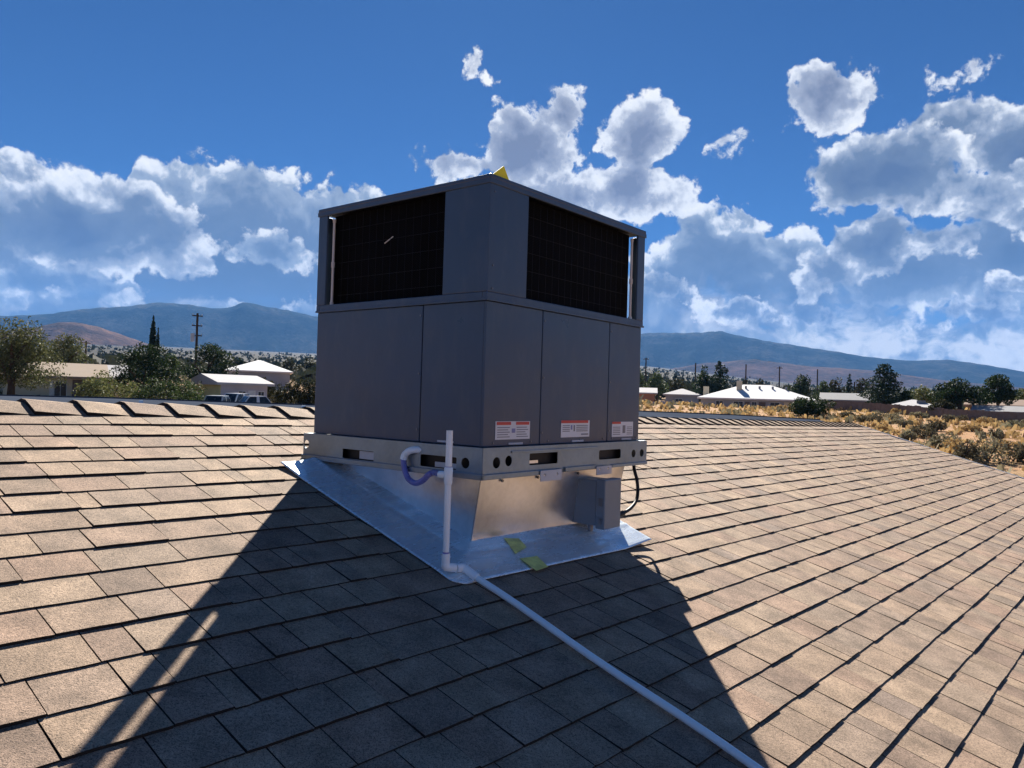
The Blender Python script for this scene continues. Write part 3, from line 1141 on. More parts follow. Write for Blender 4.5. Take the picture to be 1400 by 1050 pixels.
# ------------------------------------------------------------------ the packaged rooftop unit
def build_unit():
    root = empty('air_conditioner', mw=UNIT)
    tag(root, 'big grey packaged rooftop air conditioner with black coil openings standing on the metal curb', 'air conditioner')
    CAB = M['cabinet']

    def box(name, a, b, mat=CAB, bev=0.003, par=root):
        mb = MB()
        mb.box(a, b)
        return mb.build(name, mat, par, bevel=bev)

    # lower access panels (left face lies in X=0, right face in Y=0)
    zs = 0.562
    g = 0.0025
    box('side_panel', (0.0, 0.347 + g, 0.0), (0.03, UW, zs))
    box('side_panel', (0.0, 0.012, 0.0), (0.03, 0.347 - g, zs))
    box('side_panel', (0.0, -0.0, 0.0), (0.36 - g, 0.012, zs))
    box('side_panel', (0.36 + g, 0.0, 0.0), (0.885 - g, 0.03, zs))
    box('side_panel', (0.885 + g, 0.0, 0.0), (UL, 0.03, zs))
    box('side_panel', (0.03, UW - 0.03, 0.0), (UL, UW, zs))
    box('side_panel', (UL - 0.03, 0.03, 0.0), (UL, UW - 0.03, zs))
    box('base_pan', (0.03, 0.03, 0.0), (UL - 0.03, UW - 0.03, 0.03), M['rail'])
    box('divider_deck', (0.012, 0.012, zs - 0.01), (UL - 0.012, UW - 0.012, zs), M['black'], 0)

    # sill frames and posts of the upper section
    e = 0.006      # stands proud of the lower panels
    sill = MB()
    sill.box((-e, -e, zs + 0.0008), (UL + e, 0.02, 0.597))
    sill.box((-e, 0.02, zs + 0.0008), (0.02, UW - 0.02, 0.597))
    sill.box((-e, UW - 0.02, zs + 0.0008), (UL + e, UW + e, 0.597))
    sill.box((UL - 0.02, 0.02, zs + 0.0008), (UL + e, UW - 0.02, 0.597))
    sill.build('sill_frame', CAB, root, bevel=0.003)
    box('drip_lip', (-0.010, -0.010, zs + 0.0005), (UL + 0.010, -0.004, zs + 0.010), CAB, 0.001)
    box('drip_lip', (-0.010, -0.004, zs + 0.0005), (-0.004, UW + 0.006, zs + 0.010), CAB, 0.001)
    zt = 1.020
    # near corner post: a folded sheet, wide on both faces
    mb = MB()
    mb.prism([(-e, -e), (0.235, -e), (0.235, 0.006), (0.006, 0.006), (0.006, 0.235), (-e, 0.235)], 0.597, zt)
    mb.build('corner_post', CAB, root, bevel=0.003)
    mb = MB()
    mb.prism([(UL + e, -e), (UL + e, 0.0615), (UL - 0.006, 0.0615), (UL - 0.006, 0.006), (1.118, 0.006), (1.118, -e)], 0.597, zt)
    mb.build('corner_post', CAB, root, bevel=0.003)
    mb = MB()
    mb.prism([(-e, UW + e), (-e, 0.998), (0.006, 0.998), (0.006, UW - 0.006), (0.068, UW - 0.006), (0.068, UW + e)], 0.597, zt)
    mb.build('corner_post', CAB, root, bevel=0.003)
    mb = MB()
    mb.prism([(UL + e, UW + e), (0.75, UW + e), (0.75, UW - 0.006), (UL - 0.006, UW - 0.006), (UL - 0.006, 0.75), (UL + e, 0.75)], 0.597, zt)
    mb.build('corner_post', CAB, root, bevel=0.003)
    # lid with turned down rim
    mb = MB()
    mb.box((-0.010, -0.010, zt + 0.012), (UL + 0.010, UW + 0.010, UH))
    lid = mb.build('top_cover', CAB, root, bevel=0.005)
    mb = MB()
    mb.prism([(-0.011, -0.011), (UL + 0.011, -0.011), (UL + 0.011, 0.0), (0.0, 0.0), (0.0, UW + 0.011), (-0.011, UW + 0.011)], zt - 0.006, zt + 0.014)
    mb.build('cover_rim', CAB, lid, bevel=0.002)
    mb = MB()
    mb.tube([(0.6, 0.53, UH - 0.002), (0.6, 0.53, UH + 0.008)], 0.33, 40)
    mb.build('fan_grille', M['black'], lid)

    # coils just inside the openings
    coil = MB()
    coil.box((0.040, 0.10, 0.597), (0.060, 0.996, zt - 0.002))
    coil.box((0.10, 0.040, 0.597), (1.104, 0.060, zt - 0.002))
    coil.build('coil', M['coil'], root)
    coil = MB()
    coil.box((0.112, UW - 0.06, 0.597), (0.75, UW - 0.03, zt - 0.002))
    coil.box((UL - 0.06, 0.112, 0.597), (UL - 0.03, 0.75, zt - 0.002))
    coil.build('coil', M['coil'], root)
    # inner barrel hides the hollow
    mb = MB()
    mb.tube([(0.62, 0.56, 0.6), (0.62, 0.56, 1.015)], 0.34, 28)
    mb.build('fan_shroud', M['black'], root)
    box('ceiling_shade_sheet', (0.012, 0.012, zt + 0.004), (UL - 0.012, UW - 0.012, zt + 0.010), M['black'], 0)  # black sheet added to darken the cover's inside like shade
    # guard wires in front of the coils
    gw = MB()
    r = 0.0007
    for z in [0.64 + 0.075 * k for k in range(5)]:
        gw.tube([(0.018, 0.236, z), (0.018, 0.935, z)], r, 5)
    for y in [0.25 + 0.047 * k for k in range(15)]:
        gw.tube([(0.016, y, 0.598), (0.016, y, zt)], r, 5)
    gw.build('coil_guard', M['black'], root)
    gw = MB()
    for z in [0.64 + 0.075 * k for k in range(5)]:
        gw.tube([(0.236, 0.018, z), (1.04, 0.018, z)], r, 5)
    for x in [0.25 + 0.047 * k for k in range(17)]:
        gw.tube([(x, 0.016, 0.598), (x, 0.016, zt)], r, 5)
    gw.build('coil_guard', M['black'], root)
    # header tubes at both ends of the coil, sunlit through the gaps
    for (x, y) in ((0.024, 0.984), (1.106, 0.024)):
        mb = MB()
        mb.tube([(x, y, 0.600), (x, y, 0.612)], 0.0095, 14)
        mb.tube([(x, y, 0.605), (x, y, 0.995)], 0.0062, 14)
        mb.tube([(x, y, 0.775), (x, y, 0.800)], 0.009, 14)
        mb.tube([(x, y, 0.985), (x, y, 1.0)], 0.008, 14)
        o = mb.build('header_tube', M['pipe'], root, smooth=True)
    # scratch of light on the left coil, imitated by a thin pale bar
    mb = MB()
    mb.box((0.036, 0.585, 0.865), (0.0385, 0.645, 0.869), Matrix.Translation((0, 0.615, 0.867)) @ Matrix.Rotation(radians(-24), 4, 'X') @ Matrix.Translation((0, -0.615, -0.867)))
    mb.build('light_scratch', M['pipe'], root)

    # screws
    def screw(p, nrm):
        mb = MB()
        p = Vector(p)
        mb.tube([p, p + Vector(nrm) * 0.003], 0.0042, 8)
        mb.build('screw', M['screw'], root)
    for z in (0.61, 0.70, 0.985):
        screw((0.022, -e, z), (0, -1, 0))
    for z in (0.05, 0.28, 0.52):
        screw((0.375, 0.0, z), (0, -1, 0))
        screw((0.90, 0.0, z), (0, -1, 0))
        screw((0.0, 0.36, z), (-1, 0, 0))
    for x in (0.06, 0.3, 0.42, 0.66, 0.85, 0.93, 1.15):
        screw((x, 0.0, 0.014), (0, -1, 0))
    # handles pressed in the panels (thin slots under the labels)
    for x in (0.2, 0.64, 1.06):
        box('handle_slot', (x - 0.045, -0.0035, 0.004), (x + 0.045, -0.0005, 0.013), M['edge_metal'], 0.001)
    box('handle_slot', (-0.0035, 0.15, 0.006), (-0.0005, 0.24, 0.014), M['edge_metal'], 0.001)

    # warning labels on the right-hand face
    def label(x0, x1, z0, z1, style):
        lb = box('warning_label', (x0, -0.0018, z0), (x1, -0.0006, z1), M['label_white'], 0)
        def strip(name, a0, a1, c0, c1, mat):
            mb = MB()
            X0, X1 = x0 + (x1 - x0) * a0, x0 + (x1 - x0) * a1
            Z0, Z1 = z0 + (z1 - z0) * c0, z0 + (z1 - z0) * c1
            mb.box((X0, -0.0030, Z0), (X1, -0.0019, Z1))
            mb.build(name, mat, lb)
        if style == 0:
            strip('red_band', 0.03, 0.43, 0.80, 0.97, M['label_red'])
            strip('red_band', 0.58, 0.97, 0.80, 0.97, M['label_red'])
            strip('symbol', 0.46, 0.56, 0.36, 0.60, M['label_blue'])
            for i in range(5):
                strip('text_line', 0.05, 0.40 - 0.05 * (i % 2), 0.12 + 0.13 * i, 0.165 + 0.13 * i, M['label_ink'])
                strip('text_line', 0.60, 0.94 - 0.04 * (i % 3), 0.12 + 0.13 * i, 0.165 + 0.13 * i, M['label_ink'])
        elif style == 1:
            strip('red_band', 0.0, 0.94, 0.84, 1.0, M['label_red'])
            strip('symbol', 0.33, 0.38, 0.45, 0.72, M['label_blue'])
            strip('symbol', 0.43, 0.47, 0.35, 0.72, M['label_ink'])
            strip('text_block', 0.70, 0.95, 0.12, 0.2, M['label_ink'])
            for i in range(4):
                strip('text_line', 0.05, 0.29, 0.34 + 0.11 * i, 0.385 + 0.11 * i, M['label_ink'])
                strip('text_line', 0.52, 0.93, 0.34 + 0.11 * i, 0.385 + 0.11 * i, M['label_ink'])
        else:
            strip('orange_band', 0.0, 0.40, 0.86, 1.0, M['label_red'])
            strip('symbol', 0.50, 0.62, 0.24, 0.76, M['label_ink'])
            for i in range(5):
                strip('text_line', 0.05, 0.38, 0.14 + 0.12 * i, 0.185 + 0.12 * i, M['label_ink'])
                strip('text_line', 0.70, 0.95, 0.14 + 0.12 * i, 0.185 + 0.12 * i, M['label_ink'])
    label(0.072, 0.290, 0.026, 0.098, 0)
    label(0.510, 0.732, 0.026, 0.100, 1)
    label(0.925, 1.120, 0.020, 0.092, 2)

    # base rails with fork slots and lifting holes
    RL = M['rail']
    o_ = 0.028
    H = -0.118

    def rail(name, outline, holes, mw):
        me = plate_with_holes(name, outline, holes, 0.003)
        return link_mesh(name, me, RL, root, mw)
    # left rail in the plane X=-o_: local x -> Y, local y -> Z
    ML = Matrix(((0, 0, 1, -o_), (1, 0, 0, 0), (0, 1, 0, 0), (0, 0, 0, 1)))
    rl = rail('base_rail', [(-o_, H + 0.0), (UW + 0.035, H + 0.0), (UW + 0.035, -0.002), (-o_, -0.002)],
              [rrect(0.590, -0.098, 0.800, -0.056, 0.005), rrect(0.105, -0.094, 0.305, -0.046, 0.006), circ(0.058, -0.064, 0.021), circ(1.066, -0.052, 0.019)], ML)
    MR = Matrix(((1, 0, 0, 0), (0, 0, -1, -o_), (0, 1, 0, 0), (0, 0, 0, 1)))
    rr_ = rail('base_rail', [(-o_, H), (UL + 0.035, H), (UL + 0.035, -0.002), (-o_, -0.002)],
               [circ(0.052, -0.060, 0.022), circ(0.125, -0.056, 0.021), rrect(0.258, -0.080, 0.452, -0.032, 0.005), rrect(0.775, -0.080, 0.965, -0.036, 0.01), circ(1.085, -0.062, 0.019), circ(1.165, -0.062, 0.019)], MR)
    for nm, a, b in (('rail_lip', (-o_ - 0.012, -o_ - 0.012, H - 0.004), (-o_ - 0.0015, UW + 0.035, H + 0.018)),
                     ('rail_lip', (-o_ - 0.012, -o_ - 0.012, H - 0.004), (0.47, -o_ - 0.0015, H + 0.016)),
                     ('rail_lip', (0.50, -o_ - 0.012, H + 0.0), (0.74, -o_ - 0.0015, H + 0.018)),
                     ('rail_lip', (0.88, -o_ - 0.010, H - 0.002), (UL + 0.03, -o_ - 0.0015, H + 0.012)),
                     ('rail_top', (-o_, -o_ + 0.0015, -0.006), (0.0, UW + 0.02, -0.0015)),
                     ('rail_top', (0.0, -o_ + 0.0015, -0.006), (UL + 0.03, 0.0, -0.0015)),
                     ('rail_bead', (0.14, -o_ - 0.0065, -0.026), (0.76, -o_ - 0.0015, -0.017)),
                     ('rail_bottom', (-o_ + 0.0015, -o_ + 0.0015, H - 0.003), (UL, 0.05, H)),
                     ('rail_bottom', (-o_ + 0.0015, 0.05, H - 0.003), (0.05, UW, H))):
        box(nm, a, b, RL, 0.0015)
    box('base_rail', (UL + 0.02, -0.02, H), (UL + 0.024, UW + 0.02, -0.002), RL, 0)
    box('base_rail', (0.0, UW + 0.02, H), (UL + 0.02, UW + 0.024, -0.002), RL, 0)
    # tie down clips under the right rail
    for x0, x1, z0, z1 in ((0.315, 0.462, H - 0.030, H + 0.014), (0.735, 0.862, H - 0.028, H + 0.010)):
        me = plate_with_holes('clip', [(x0, z0), (x1, z0), (x1, z1), (x0, z1)], [circ(x0 + 0.028, z0 + 0.026, 0.006, 10), circ(x1 - 0.03, z0 + 0.026, 0.006, 10)], 0.003)
        c = link_mesh('clip', me, M['edge_metal'], root, MR @ Matrix.Translation((0, 0, 0.016)))
    # bent tabs showing in the slots
    box('fork_tab', (-0.016, 0.600, -0.094), (-0.012, 0.700, -0.060), M['edge_metal'], 0)
    box('fork_tab', (-0.016, 0.108, -0.092), (-0.012, 0.235, -0.072), M['edge_metal'], 0)
    box('fork_tab', (0.262, -0.018, -0.074), (0.33, -0.014, -0.062), M['galv'], 0)
    # black block added between the rails so the slots look shaded
    box('slot_shade_block', (-0.004, -0.004, -0.112), (UL - 0.01, UW + 0.0, -0.008), M['black'], 0)
    return root


build_unit()

# yellow tag standing on the lid near the corner
def build_tag():
    def at_face(px, py):
        d = ray(px, py)
        nn = Vector((-UY.x, -UY.y, 0))
        X = EYEV + d * (((UN0 - EYEV).dot(nn) - 0.0) / d.dot(nn))
        return UNIT_I @ X
    root = empty('yellow_marker', mw=UNIT @ Matrix.Translation((0.088, 0.012, UH)))
    tag(root, 'small yellow plastic marker sticking up on top of the unit above its near corner', 'marker')
    mb = MB()
    tri = [(-0.062, 0.0), (0.034, 0.0), (0.000, 0.040)]
    mb.prism([(a * 1.15, b * 1.35) for a, b in tri], -0.003, 0.003, Matrix.Rotation(radians(90), 4, 'X'))
    mb.build('upright_face', M['yellow'], root, bevel=0.001)
    mb = MB()
    mb.box((-0.062, 0.004, 0.0), (0.034, 0.055, 0.003))
    mb.build('foot_flap', M['yellow'], root)


build_tag()

# ------------------------------------------------------------------ condensate drain
def in_unit(px, py, off, face='L'):
    """unit coordinates of the point seen at a pixel, off metres in front of a face"""
    d = ray(px, py)
    nn = -UX if face == 'L' else -UY
    X = EYEV + d * (((UN0 - EYEV).dot(nn) + off) / d.dot(nn))
    return UNIT_I @ X


def unit_roof(px, py, h):
    return UNIT_I @ (ROOF @ on_roof(px, py, h))


def build_drain():
    foot = unit_roof(609, 774, 0.045)
    base = UNIT @ foot
    root = empty('drain_pipe', mw=Matrix.Translation(base) @ UNIT.to_3x3().to_4x4())
    tag(root, 'white plastic condensate drain pipe with purple trap hose running down over the shingles', 'drain pipe')
    T = Matrix.Translation(-foot)
    P = M['pvc']
    top = in_unit(613.5, 588.5, -foot.x)
    riser = [T @ foot, T @ Vector((foot.x, foot.y + 0.0, top.z))]
    mb = MB()
    R = 0.0118
    mb.tube([riser[0] + Vector((0, 0, 0.02)), riser[1]], R, 20, cap=False)
    mb.tube([riser[1] - Vector((0, 0, 0.0)), riser[1] - Vector((0, 0, 0.06))], R * 0.82, 20, cap=False)
    mb.build('riser', P, root, smooth=True)
    # tee where the hose comes in
    zt = in_unit(608, 662, -foot.x).z
    t0 = Vector((0, 0, (zt - foot.z)))
    mb = MB()
    mb.tube([t0, t0 + Vector((0, 0, 0.006)), t0 + Vector((0, 0, 0.058)), t0 + Vector((0, 0, 0.062))], [R * 1.08, R * 1.30, R * 1.30, R * 1.08], 20)
    tz = t0 + Vector((0, 0, 0.034))
    mb.tube([tz, tz + Vector((0, 0.042, -0.002))], R * 1.15, 18)
    mb.build('tee', P, root, smooth=True)
    # elbows at the foot
    e = []
    mb = MB()
    pA = Vector((0, 0, 0.045))
    pB = Vector((0, 0, -0.004))
    q2 = T @ unit_roof(634, 778, 0.034)
    q3 = T @ unit_roof(652, 790, 0.026)
    mb.tube([pA, Vector((0, 0, 0.012))] + spline([Vector((0, 0, 0.010)), Vector((0.002, -0.002, -0.002)), (pB + q2) * 0.5 + Vector((0, 0, 0.002)) * 1], 5), R * 1.32, 20)
    mb.build('elbow', P, root, smooth=True)
    mb = MB()
    mid = (pB + q2) * 0.5
    mb.tube(spline([mid.lerp(q2, 0.12), q2 + Vector((0, 0, 0.003)), q3], 6), R * 1.32, 20)
    mb.build('elbow', P, root, smooth=True)
    # the long run down the roof and off the eave
    end = T @ unit_roof(1037, 1052, 0.020)
    d = (end - q3)
    far = q3 + d * 1.35
    pts = [q3.lerp(far, k / 14) + Vector((0, 0, 0.003 * sin(k * 0.9))) for k in range(15)]
    mb = MB()
    mb.tube(pts, R * 0.98, 20)
    mb.build('long_run', P, root, smooth=True)
    for a, b2 in ((t0, t0 + Vector((0, 0, 0.003))), (t0 + Vector((0, 0, 0.060)), t0 + Vector((0, 0, 0.064))), (Vector((0, 0, 0.045)), Vector((0, 0, 0.050)))):
        mb = MB()
        mb.tube([a, b2], R * 1.03, 20)
        mb.build('primer_ring', M['purple'], root)
    # outlet elbow on the rail and the purple primed trap hose
    o0 = T @ in_unit(581.5, 615, 0.005)
    o1 = T @ in_unit(563, 615.5, 0.045)
    o2 = T @ in_unit(554, 621, 0.05)
    o3 = T @ in_unit(551.5, 628, 0.052)
    mb = MB()
    mb.tube(spline([o0, o1, o2, o3], 6), R * 1.2, 18)
    mb.tube([o0, o0.lerp(o1, 0.35)], R * 1.5, 18)
    mb.build('outlet_elbow', P, root, smooth=True)
    h = [o3, T @ in_unit(553.5, 643, 0.054), T @ in_unit(559, 655, 0.058), T @ in_unit(568, 660.5, 0.064), T @ in_unit(578, 657, 0.07), T @ in_unit(586, 649, 0.075), T @ in_unit(594, 646, 0.078), tz + Vector((0, 0.035, -0.002))]
    mb = MB()
    mb.tube(spline(h, 6), R * 1.0, 16)
    mb.build('trap_hose', M['purple'], root, smooth=True)
    return root


build_drain()

# ------------------------------------------------------------------ disconnect box and its black whip
def build_disconnect():
    # near front vertical edge seen at x=830; top 656, bottom 720
    off = 0.112
    p_top = in_unit(829.5, 658, off, 'R')
    p_bot = in_unit(826, 721, off, 'R')
    p_rt = in_unit(849, 656, off, 'R')
    x0, x1 = (p_top.x + p_bot.x) / 2, p_rt.x
    if x1 - x0 < 0.09: x1 = x0 + 0.1
    z0, z1 = p_bot.z, p_top.z
    yb = 0.06
    root = empty('disconnect_box', mw=UNIT @ Matrix.Translation((x0, 0, z0)))
    tag(root, 'grey electrical disconnect box mounted on the curb under the right end of the unit', 'electrical box')
    w_, h = x1 - x0, z1 - z0
    mb = MB()
    mb.box((0.0, -off + 0.05, 0.0), (w_, yb, h))
    mb.build('body', M['box'], root, bevel=0.004)
    mb = MB()
    mb.box((-0.006, -off, -0.012), (w_ + 0.006, -off + 0.048, h + 0.006))
    cv = mb.build('cover', M['box'], root, bevel=0.005)
    mb = MB()
    mb.box((-0.010, -off + 0.012, h * 0.45), (-0.0062, -off + 0.03, h * 0.62))
    mb.build('hasp', M['screw'], cv)
    mb = MB()
    mb.box((-0.010, -off + 0.015, 0.01), (-0.0062, -off + 0.027, 0.035))
    mb.build('latch', M['screw'], cv)
    mb = MB()
    mb.tube([(w_ * 0.2, -0.02, -0.03), (w_ * 0.2, -0.02, 0.002)], 0.012, 12)
    mb.build('knockout_fitting', M['screw'], root)
    # whip
    rt = UNIT @ Matrix.Identity(4)
    pts = [in_unit(866, 628, -0.03, 'R'), in_unit(867, 641, 0.0, 'R'), in_unit(870.5, 655, 0.02, 'R'), in_unit(872, 670, 0.03, 'R'), in_unit(870, 684, 0.04, 'R'), in_unit(862, 695, 0.05, 'R'), in_unit(851, 702, 0.055, 'R'), in_unit(845, 704, 0.055, 'R')]
    root2 = empty('power_whip', mw=UNIT @ Matrix.Translation(pts[0]))
    T = Matrix.Translation(-pts[0])
    tag(root2, 'black flexible electrical whip looping from the rail to the grey disconnect box', 'cable')
    mb = MB()
    mb.tube(spline([T @ p for p in pts], 7), 0.0085, 12)
    mb.build('conduit', M['black'], root2, smooth=True)
    mb = MB()
    mb.tube([T @ pts[-2].lerp(pts[-1], -0.1), T @ pts[-1]], 0.014, 12)
    mb.build('connector', M['black'], root2, smooth=True)


build_disconnect()

# ------------------------------------------------------------------ placing things out in the town
def at_dist(px, D, py=None):
    """ground point at horizontal distance D along the bearing of a pixel column"""
    a = azel(px, py if py is not None else 540)[0]
    x, y = D * sin(radians(a)), D * cos(radians(a))
    return Vector((x, y, ground_z(x, y)))


def height_at(px, py, D):
    d = ray(px, py)
    return EYE + d.z / math.hypot(d.x, d.y) * D


def mpp(D):
    return D / FPX


M['bark'] = mat_paint('bark', (0.07, 0.05, 0.035), 0.95, 0.3, 0.1, 2)
M['olive'] = mat_leaf('olive_leaves', (0.0276, 0.0413, 0.0167), (0.0896, 0.1032, 0.0413), (0.1928, 0.1858, 0.0758))
M['dark'] = mat_leaf('dark_leaves', (0.0055, 0.0128, 0.0055), (0.0184, 0.0348, 0.0128), (0.0505, 0.0780, 0.0275))
M['green'] = mat_leaf('green_leaves', (0.0184, 0.0331, 0.0128), (0.0505, 0.0780, 0.0275), (0.1193, 0.1469, 0.0551))
M['light'] = mat_leaf('light_green_leaves', (0.0643, 0.0780, 0.0275), (0.1377, 0.1561, 0.0551), (0.2570, 0.2479, 0.1010))
M['conifer'] = mat_leaf('conifer_needles', (0.0055, 0.0128, 0.0082), (0.0147, 0.0312, 0.0184), (0.0367, 0.0570, 0.0321))
M['hedge'] = mat_leaf('brown_green_leaves', (0.0128, 0.0165, 0.0073), (0.0367, 0.0423, 0.0184), (0.1102, 0.0918, 0.0413))
M['sage'] = mat_leaf('sagebrush', (0.10, 0.10, 0.06), (0.21, 0.19, 0.12), (0.36, 0.31, 0.19), 0.8)
M['straw'] = mat_leaf('dry_grass', (0.30, 0.20, 0.08), (0.46, 0.32, 0.14), (0.62, 0.45, 0.22), 0.85)
M['darkbrush'] = mat_leaf('dark_brush', (0.05, 0.045, 0.03), (0.11, 0.095, 0.06), (0.2, 0.17, 0.10), 0.8)


def leaf_cloud(centres, radii, n, size, rs, flat=1.0):
    """quads scattered on and in lumps; returns verts, faces (numpy, fast)"""
    centres = np.array(centres, float)
    radii = np.array(radii, float)
    wts = (radii[:, 0] * radii[:, 2]) ** 1.0
    pick = rs.choice(len(centres), n, p=wts / wts.sum())
    d = rs.normal(size=(n, 3))
    d /= np.linalg.norm(d, axis=1)[:, None]
    r = rs.uniform(0.35, 1.0, n) ** 0.5
    r *= 1 + 0.16 * np.sin(d[:, 0] * 7 + pick) * np.cos(d[:, 2] * 6 + pick * 2)
    p = centres[pick] + d * radii[pick] * r[:, None]
    t1 = rs.normal(size=(n, 3))
    t1 /= np.linalg.norm(t1, axis=1)[:, None]
    t2 = np.cross(t1, rs.normal(size=(n, 3)))
    t2 /= np.linalg.norm(t2, axis=1)[:, None]
    s = size * rs.uniform(0.5, 1.3, n)[:, None]
    a = p + t1 * s
    b = p + t2 * s * 0.55
    c = p - t1 * s
    e = p - t2 * s * 0.55
    vs = np.stack([a, b, c, e], 1).reshape(-1, 3)
    return vs


def quads_mesh(name, vs):
    n = len(vs) // 4
    me = bpy.data.meshes.new(name)
    me.vertices.add(len(vs))
    me.vertices.foreach_set('co', np.ascontiguousarray(vs, np.float32).ravel())
    me.loops.add(4 * n)
    me.loops.foreach_set('vertex_index', np.arange(4 * n, dtype=np.int32))
    me.polygons.add(n)
    me.polygons.foreach_set('loop_start', np.arange(0, 4 * n, 4, dtype=np.int32))
    me.update(calc_edges=True)
    return me


def tree(name, label, cat, px, ytop, D, wpx, mat, kind='round', n=1500, size=None, group=None, lumps=14, seed=0, hscale=None):
    base = at_dist(px, D)
    H = height_at(px, ytop, D) - base.z
    H = max(H, 0.5)
    W = wpx * mpp(D) / 2 * 1.08
    rs = np.random.default_rng(seed + int(px) * 7)
    size = size or max(0.10, 1.35 * mpp(D))
    n = int(n * 1.7)
    root = empty(name, loc=base)
    tag(root, label, cat, group)
    cs, rd = [], []
    if kind == 'round':
        for i in range(lumps):
            a = rs.uniform(0, 2 * pi)
            t = rs.uniform(0, 1)
            rr = W * 0.62 * sqrt(rs.uniform(0, 1)) * (1 - 0.35 * t)
            z = H * (0.34 + 0.50 * t)
            q = rs.uniform(0.26, 0.42)
            cs.append((rr * cos(a), rr * sin(a), z))
            rd.append((W * q, W * q, H * rs.uniform(0.10, 0.17)))
        cs.append((0, 0, H * 0.86)); rd.append((W * 0.3, W * 0.3, H * 0.14))
        cs.append((-W * .66, 0, H * .5)); rd.append((W * 0.34, W * 0.4, H * 0.17))
        cs.append((W * .66, 0, H * .5)); rd.append((W * 0.34, W * 0.4, H * 0.17))
    elif kind == 'shrub':
        for i in range(lumps):
            a = rs.uniform(0, 2 * pi)
            rr = W * 0.68 * sqrt(rs.uniform(0, 1))
            z = H * rs.uniform(0.12, 0.72) * (1 - 0.4 * (rr / W) ** 2)
            cs.append((rr * cos(a), rr * sin(a), z))
            rd.append((W * 0.32, W * 0.32, H * rs.uniform(0.16, 0.27)))
    elif kind == 'cone':
        for i in range(lumps):
            t = (i + 0.5) / lumps
            z = H * (0.10 + 0.86 * t)
            ww = 1.3 * W * (1 - t) ** 0.6 * rs.uniform(0.75, 1.05) + 0.05 * W
            for s in range(3):
                a = rs.uniform(0, 2 * pi)
                cs.append((ww * 0.5 * cos(a), ww * 0.5 * sin(a), z))
                rd.append((ww * 0.55, ww * 0.55, H * 0.5 / lumps * 1.5))
    elif kind == 'column':
        for i in range(lumps):
            t = (i + 0.5) / lumps
            ww = W * (sin(pi * min(1, t * 0.9 + 0.12)) ** 0.6)
            cs.append((0, 0, H * t))
            rd.append((ww, ww, H / lumps))
    vs = leaf_cloud(cs, rd, n, size, rs)
    vs[:, 2] = np.maximum(vs[:, 2], 0.02)
    me = quads_mesh('crown', vs)
    link_mesh('crown', me, mat, root)
    if kind != 'shrub':
        mb = MB()
        mb.tube([(0, 0, -0.3), (0.02 * W, 0, H * 0.3), (0, 0.03 * W, H * 0.75)], [max(0.08, W * 0.085), max(0.06, W * 0.06), 0.03], 8)
        for i in range(5 if kind == 'round' else 0):
            a = rs.uniform(0, 2 * pi)
            mb.tube([(0, 0, H * (0.2 + 0.06 * i)), (W * 0.3 * cos(a), W * 0.3 * sin(a), H * (0.42 + 0.06 * i)), (W * 0.55 * cos(a), W * 0.55 * sin(a), H * (0.55 + 0.05 * i))], [max(0.05, W * 0.035), max(0.035, W * 0.025), 0.015], 6)
        mb.build('trunk', M['bark'], root)
    else:
        mb = MB()
        for i in range(6):
            a = rs.uniform(0, 2 * pi)
            mb.tube([(0, 0, -0.1), (W * 0.3 * cos(a), W * 0.3 * sin(a), H * 0.4), (W * 0.55 * cos(a), W * 0.55 * sin(a), H * 0.75)], [0.04, 0.025, 0.01], 5)
        mb.build('stem', M['bark'], root)
    return root


def pitched_roof(L, W, H, over, kind, base):
    """roof mesh in local coords: length along X, depth along Y"""
    x0, x1, y0, y1 = -L / 2 - over, L / 2 + over, -W / 2 - over, W / 2 + over
    if kind == 'hip':
        k = min(W / 2 + over, L / 2 + over - 0.2)
        r0, r1 = (x0 + k, 0, base + H), (x1 - k, 0, base + H)
    else:
        r0, r1 = (x0, 0, base + H), (x1, 0, base + H)
    t = 0.22
    vs = [(x0, y0, base), (x1, y0, base), (x1, y1, base), (x0, y1, base), r0, r1,
          (x0, y0, base - t), (x1, y0, base - t), (x1, y1, base - t), (x0, y1, base - t)]
    fs = [(0, 1, 5, 4), (2, 3, 4, 5), (1, 2, 5), (3, 0, 4), (6, 7, 1, 0), (7, 8, 2, 1), (8, 9, 3, 2), (9, 6, 0, 3), (9, 8, 7, 6)]
    return vs, fs


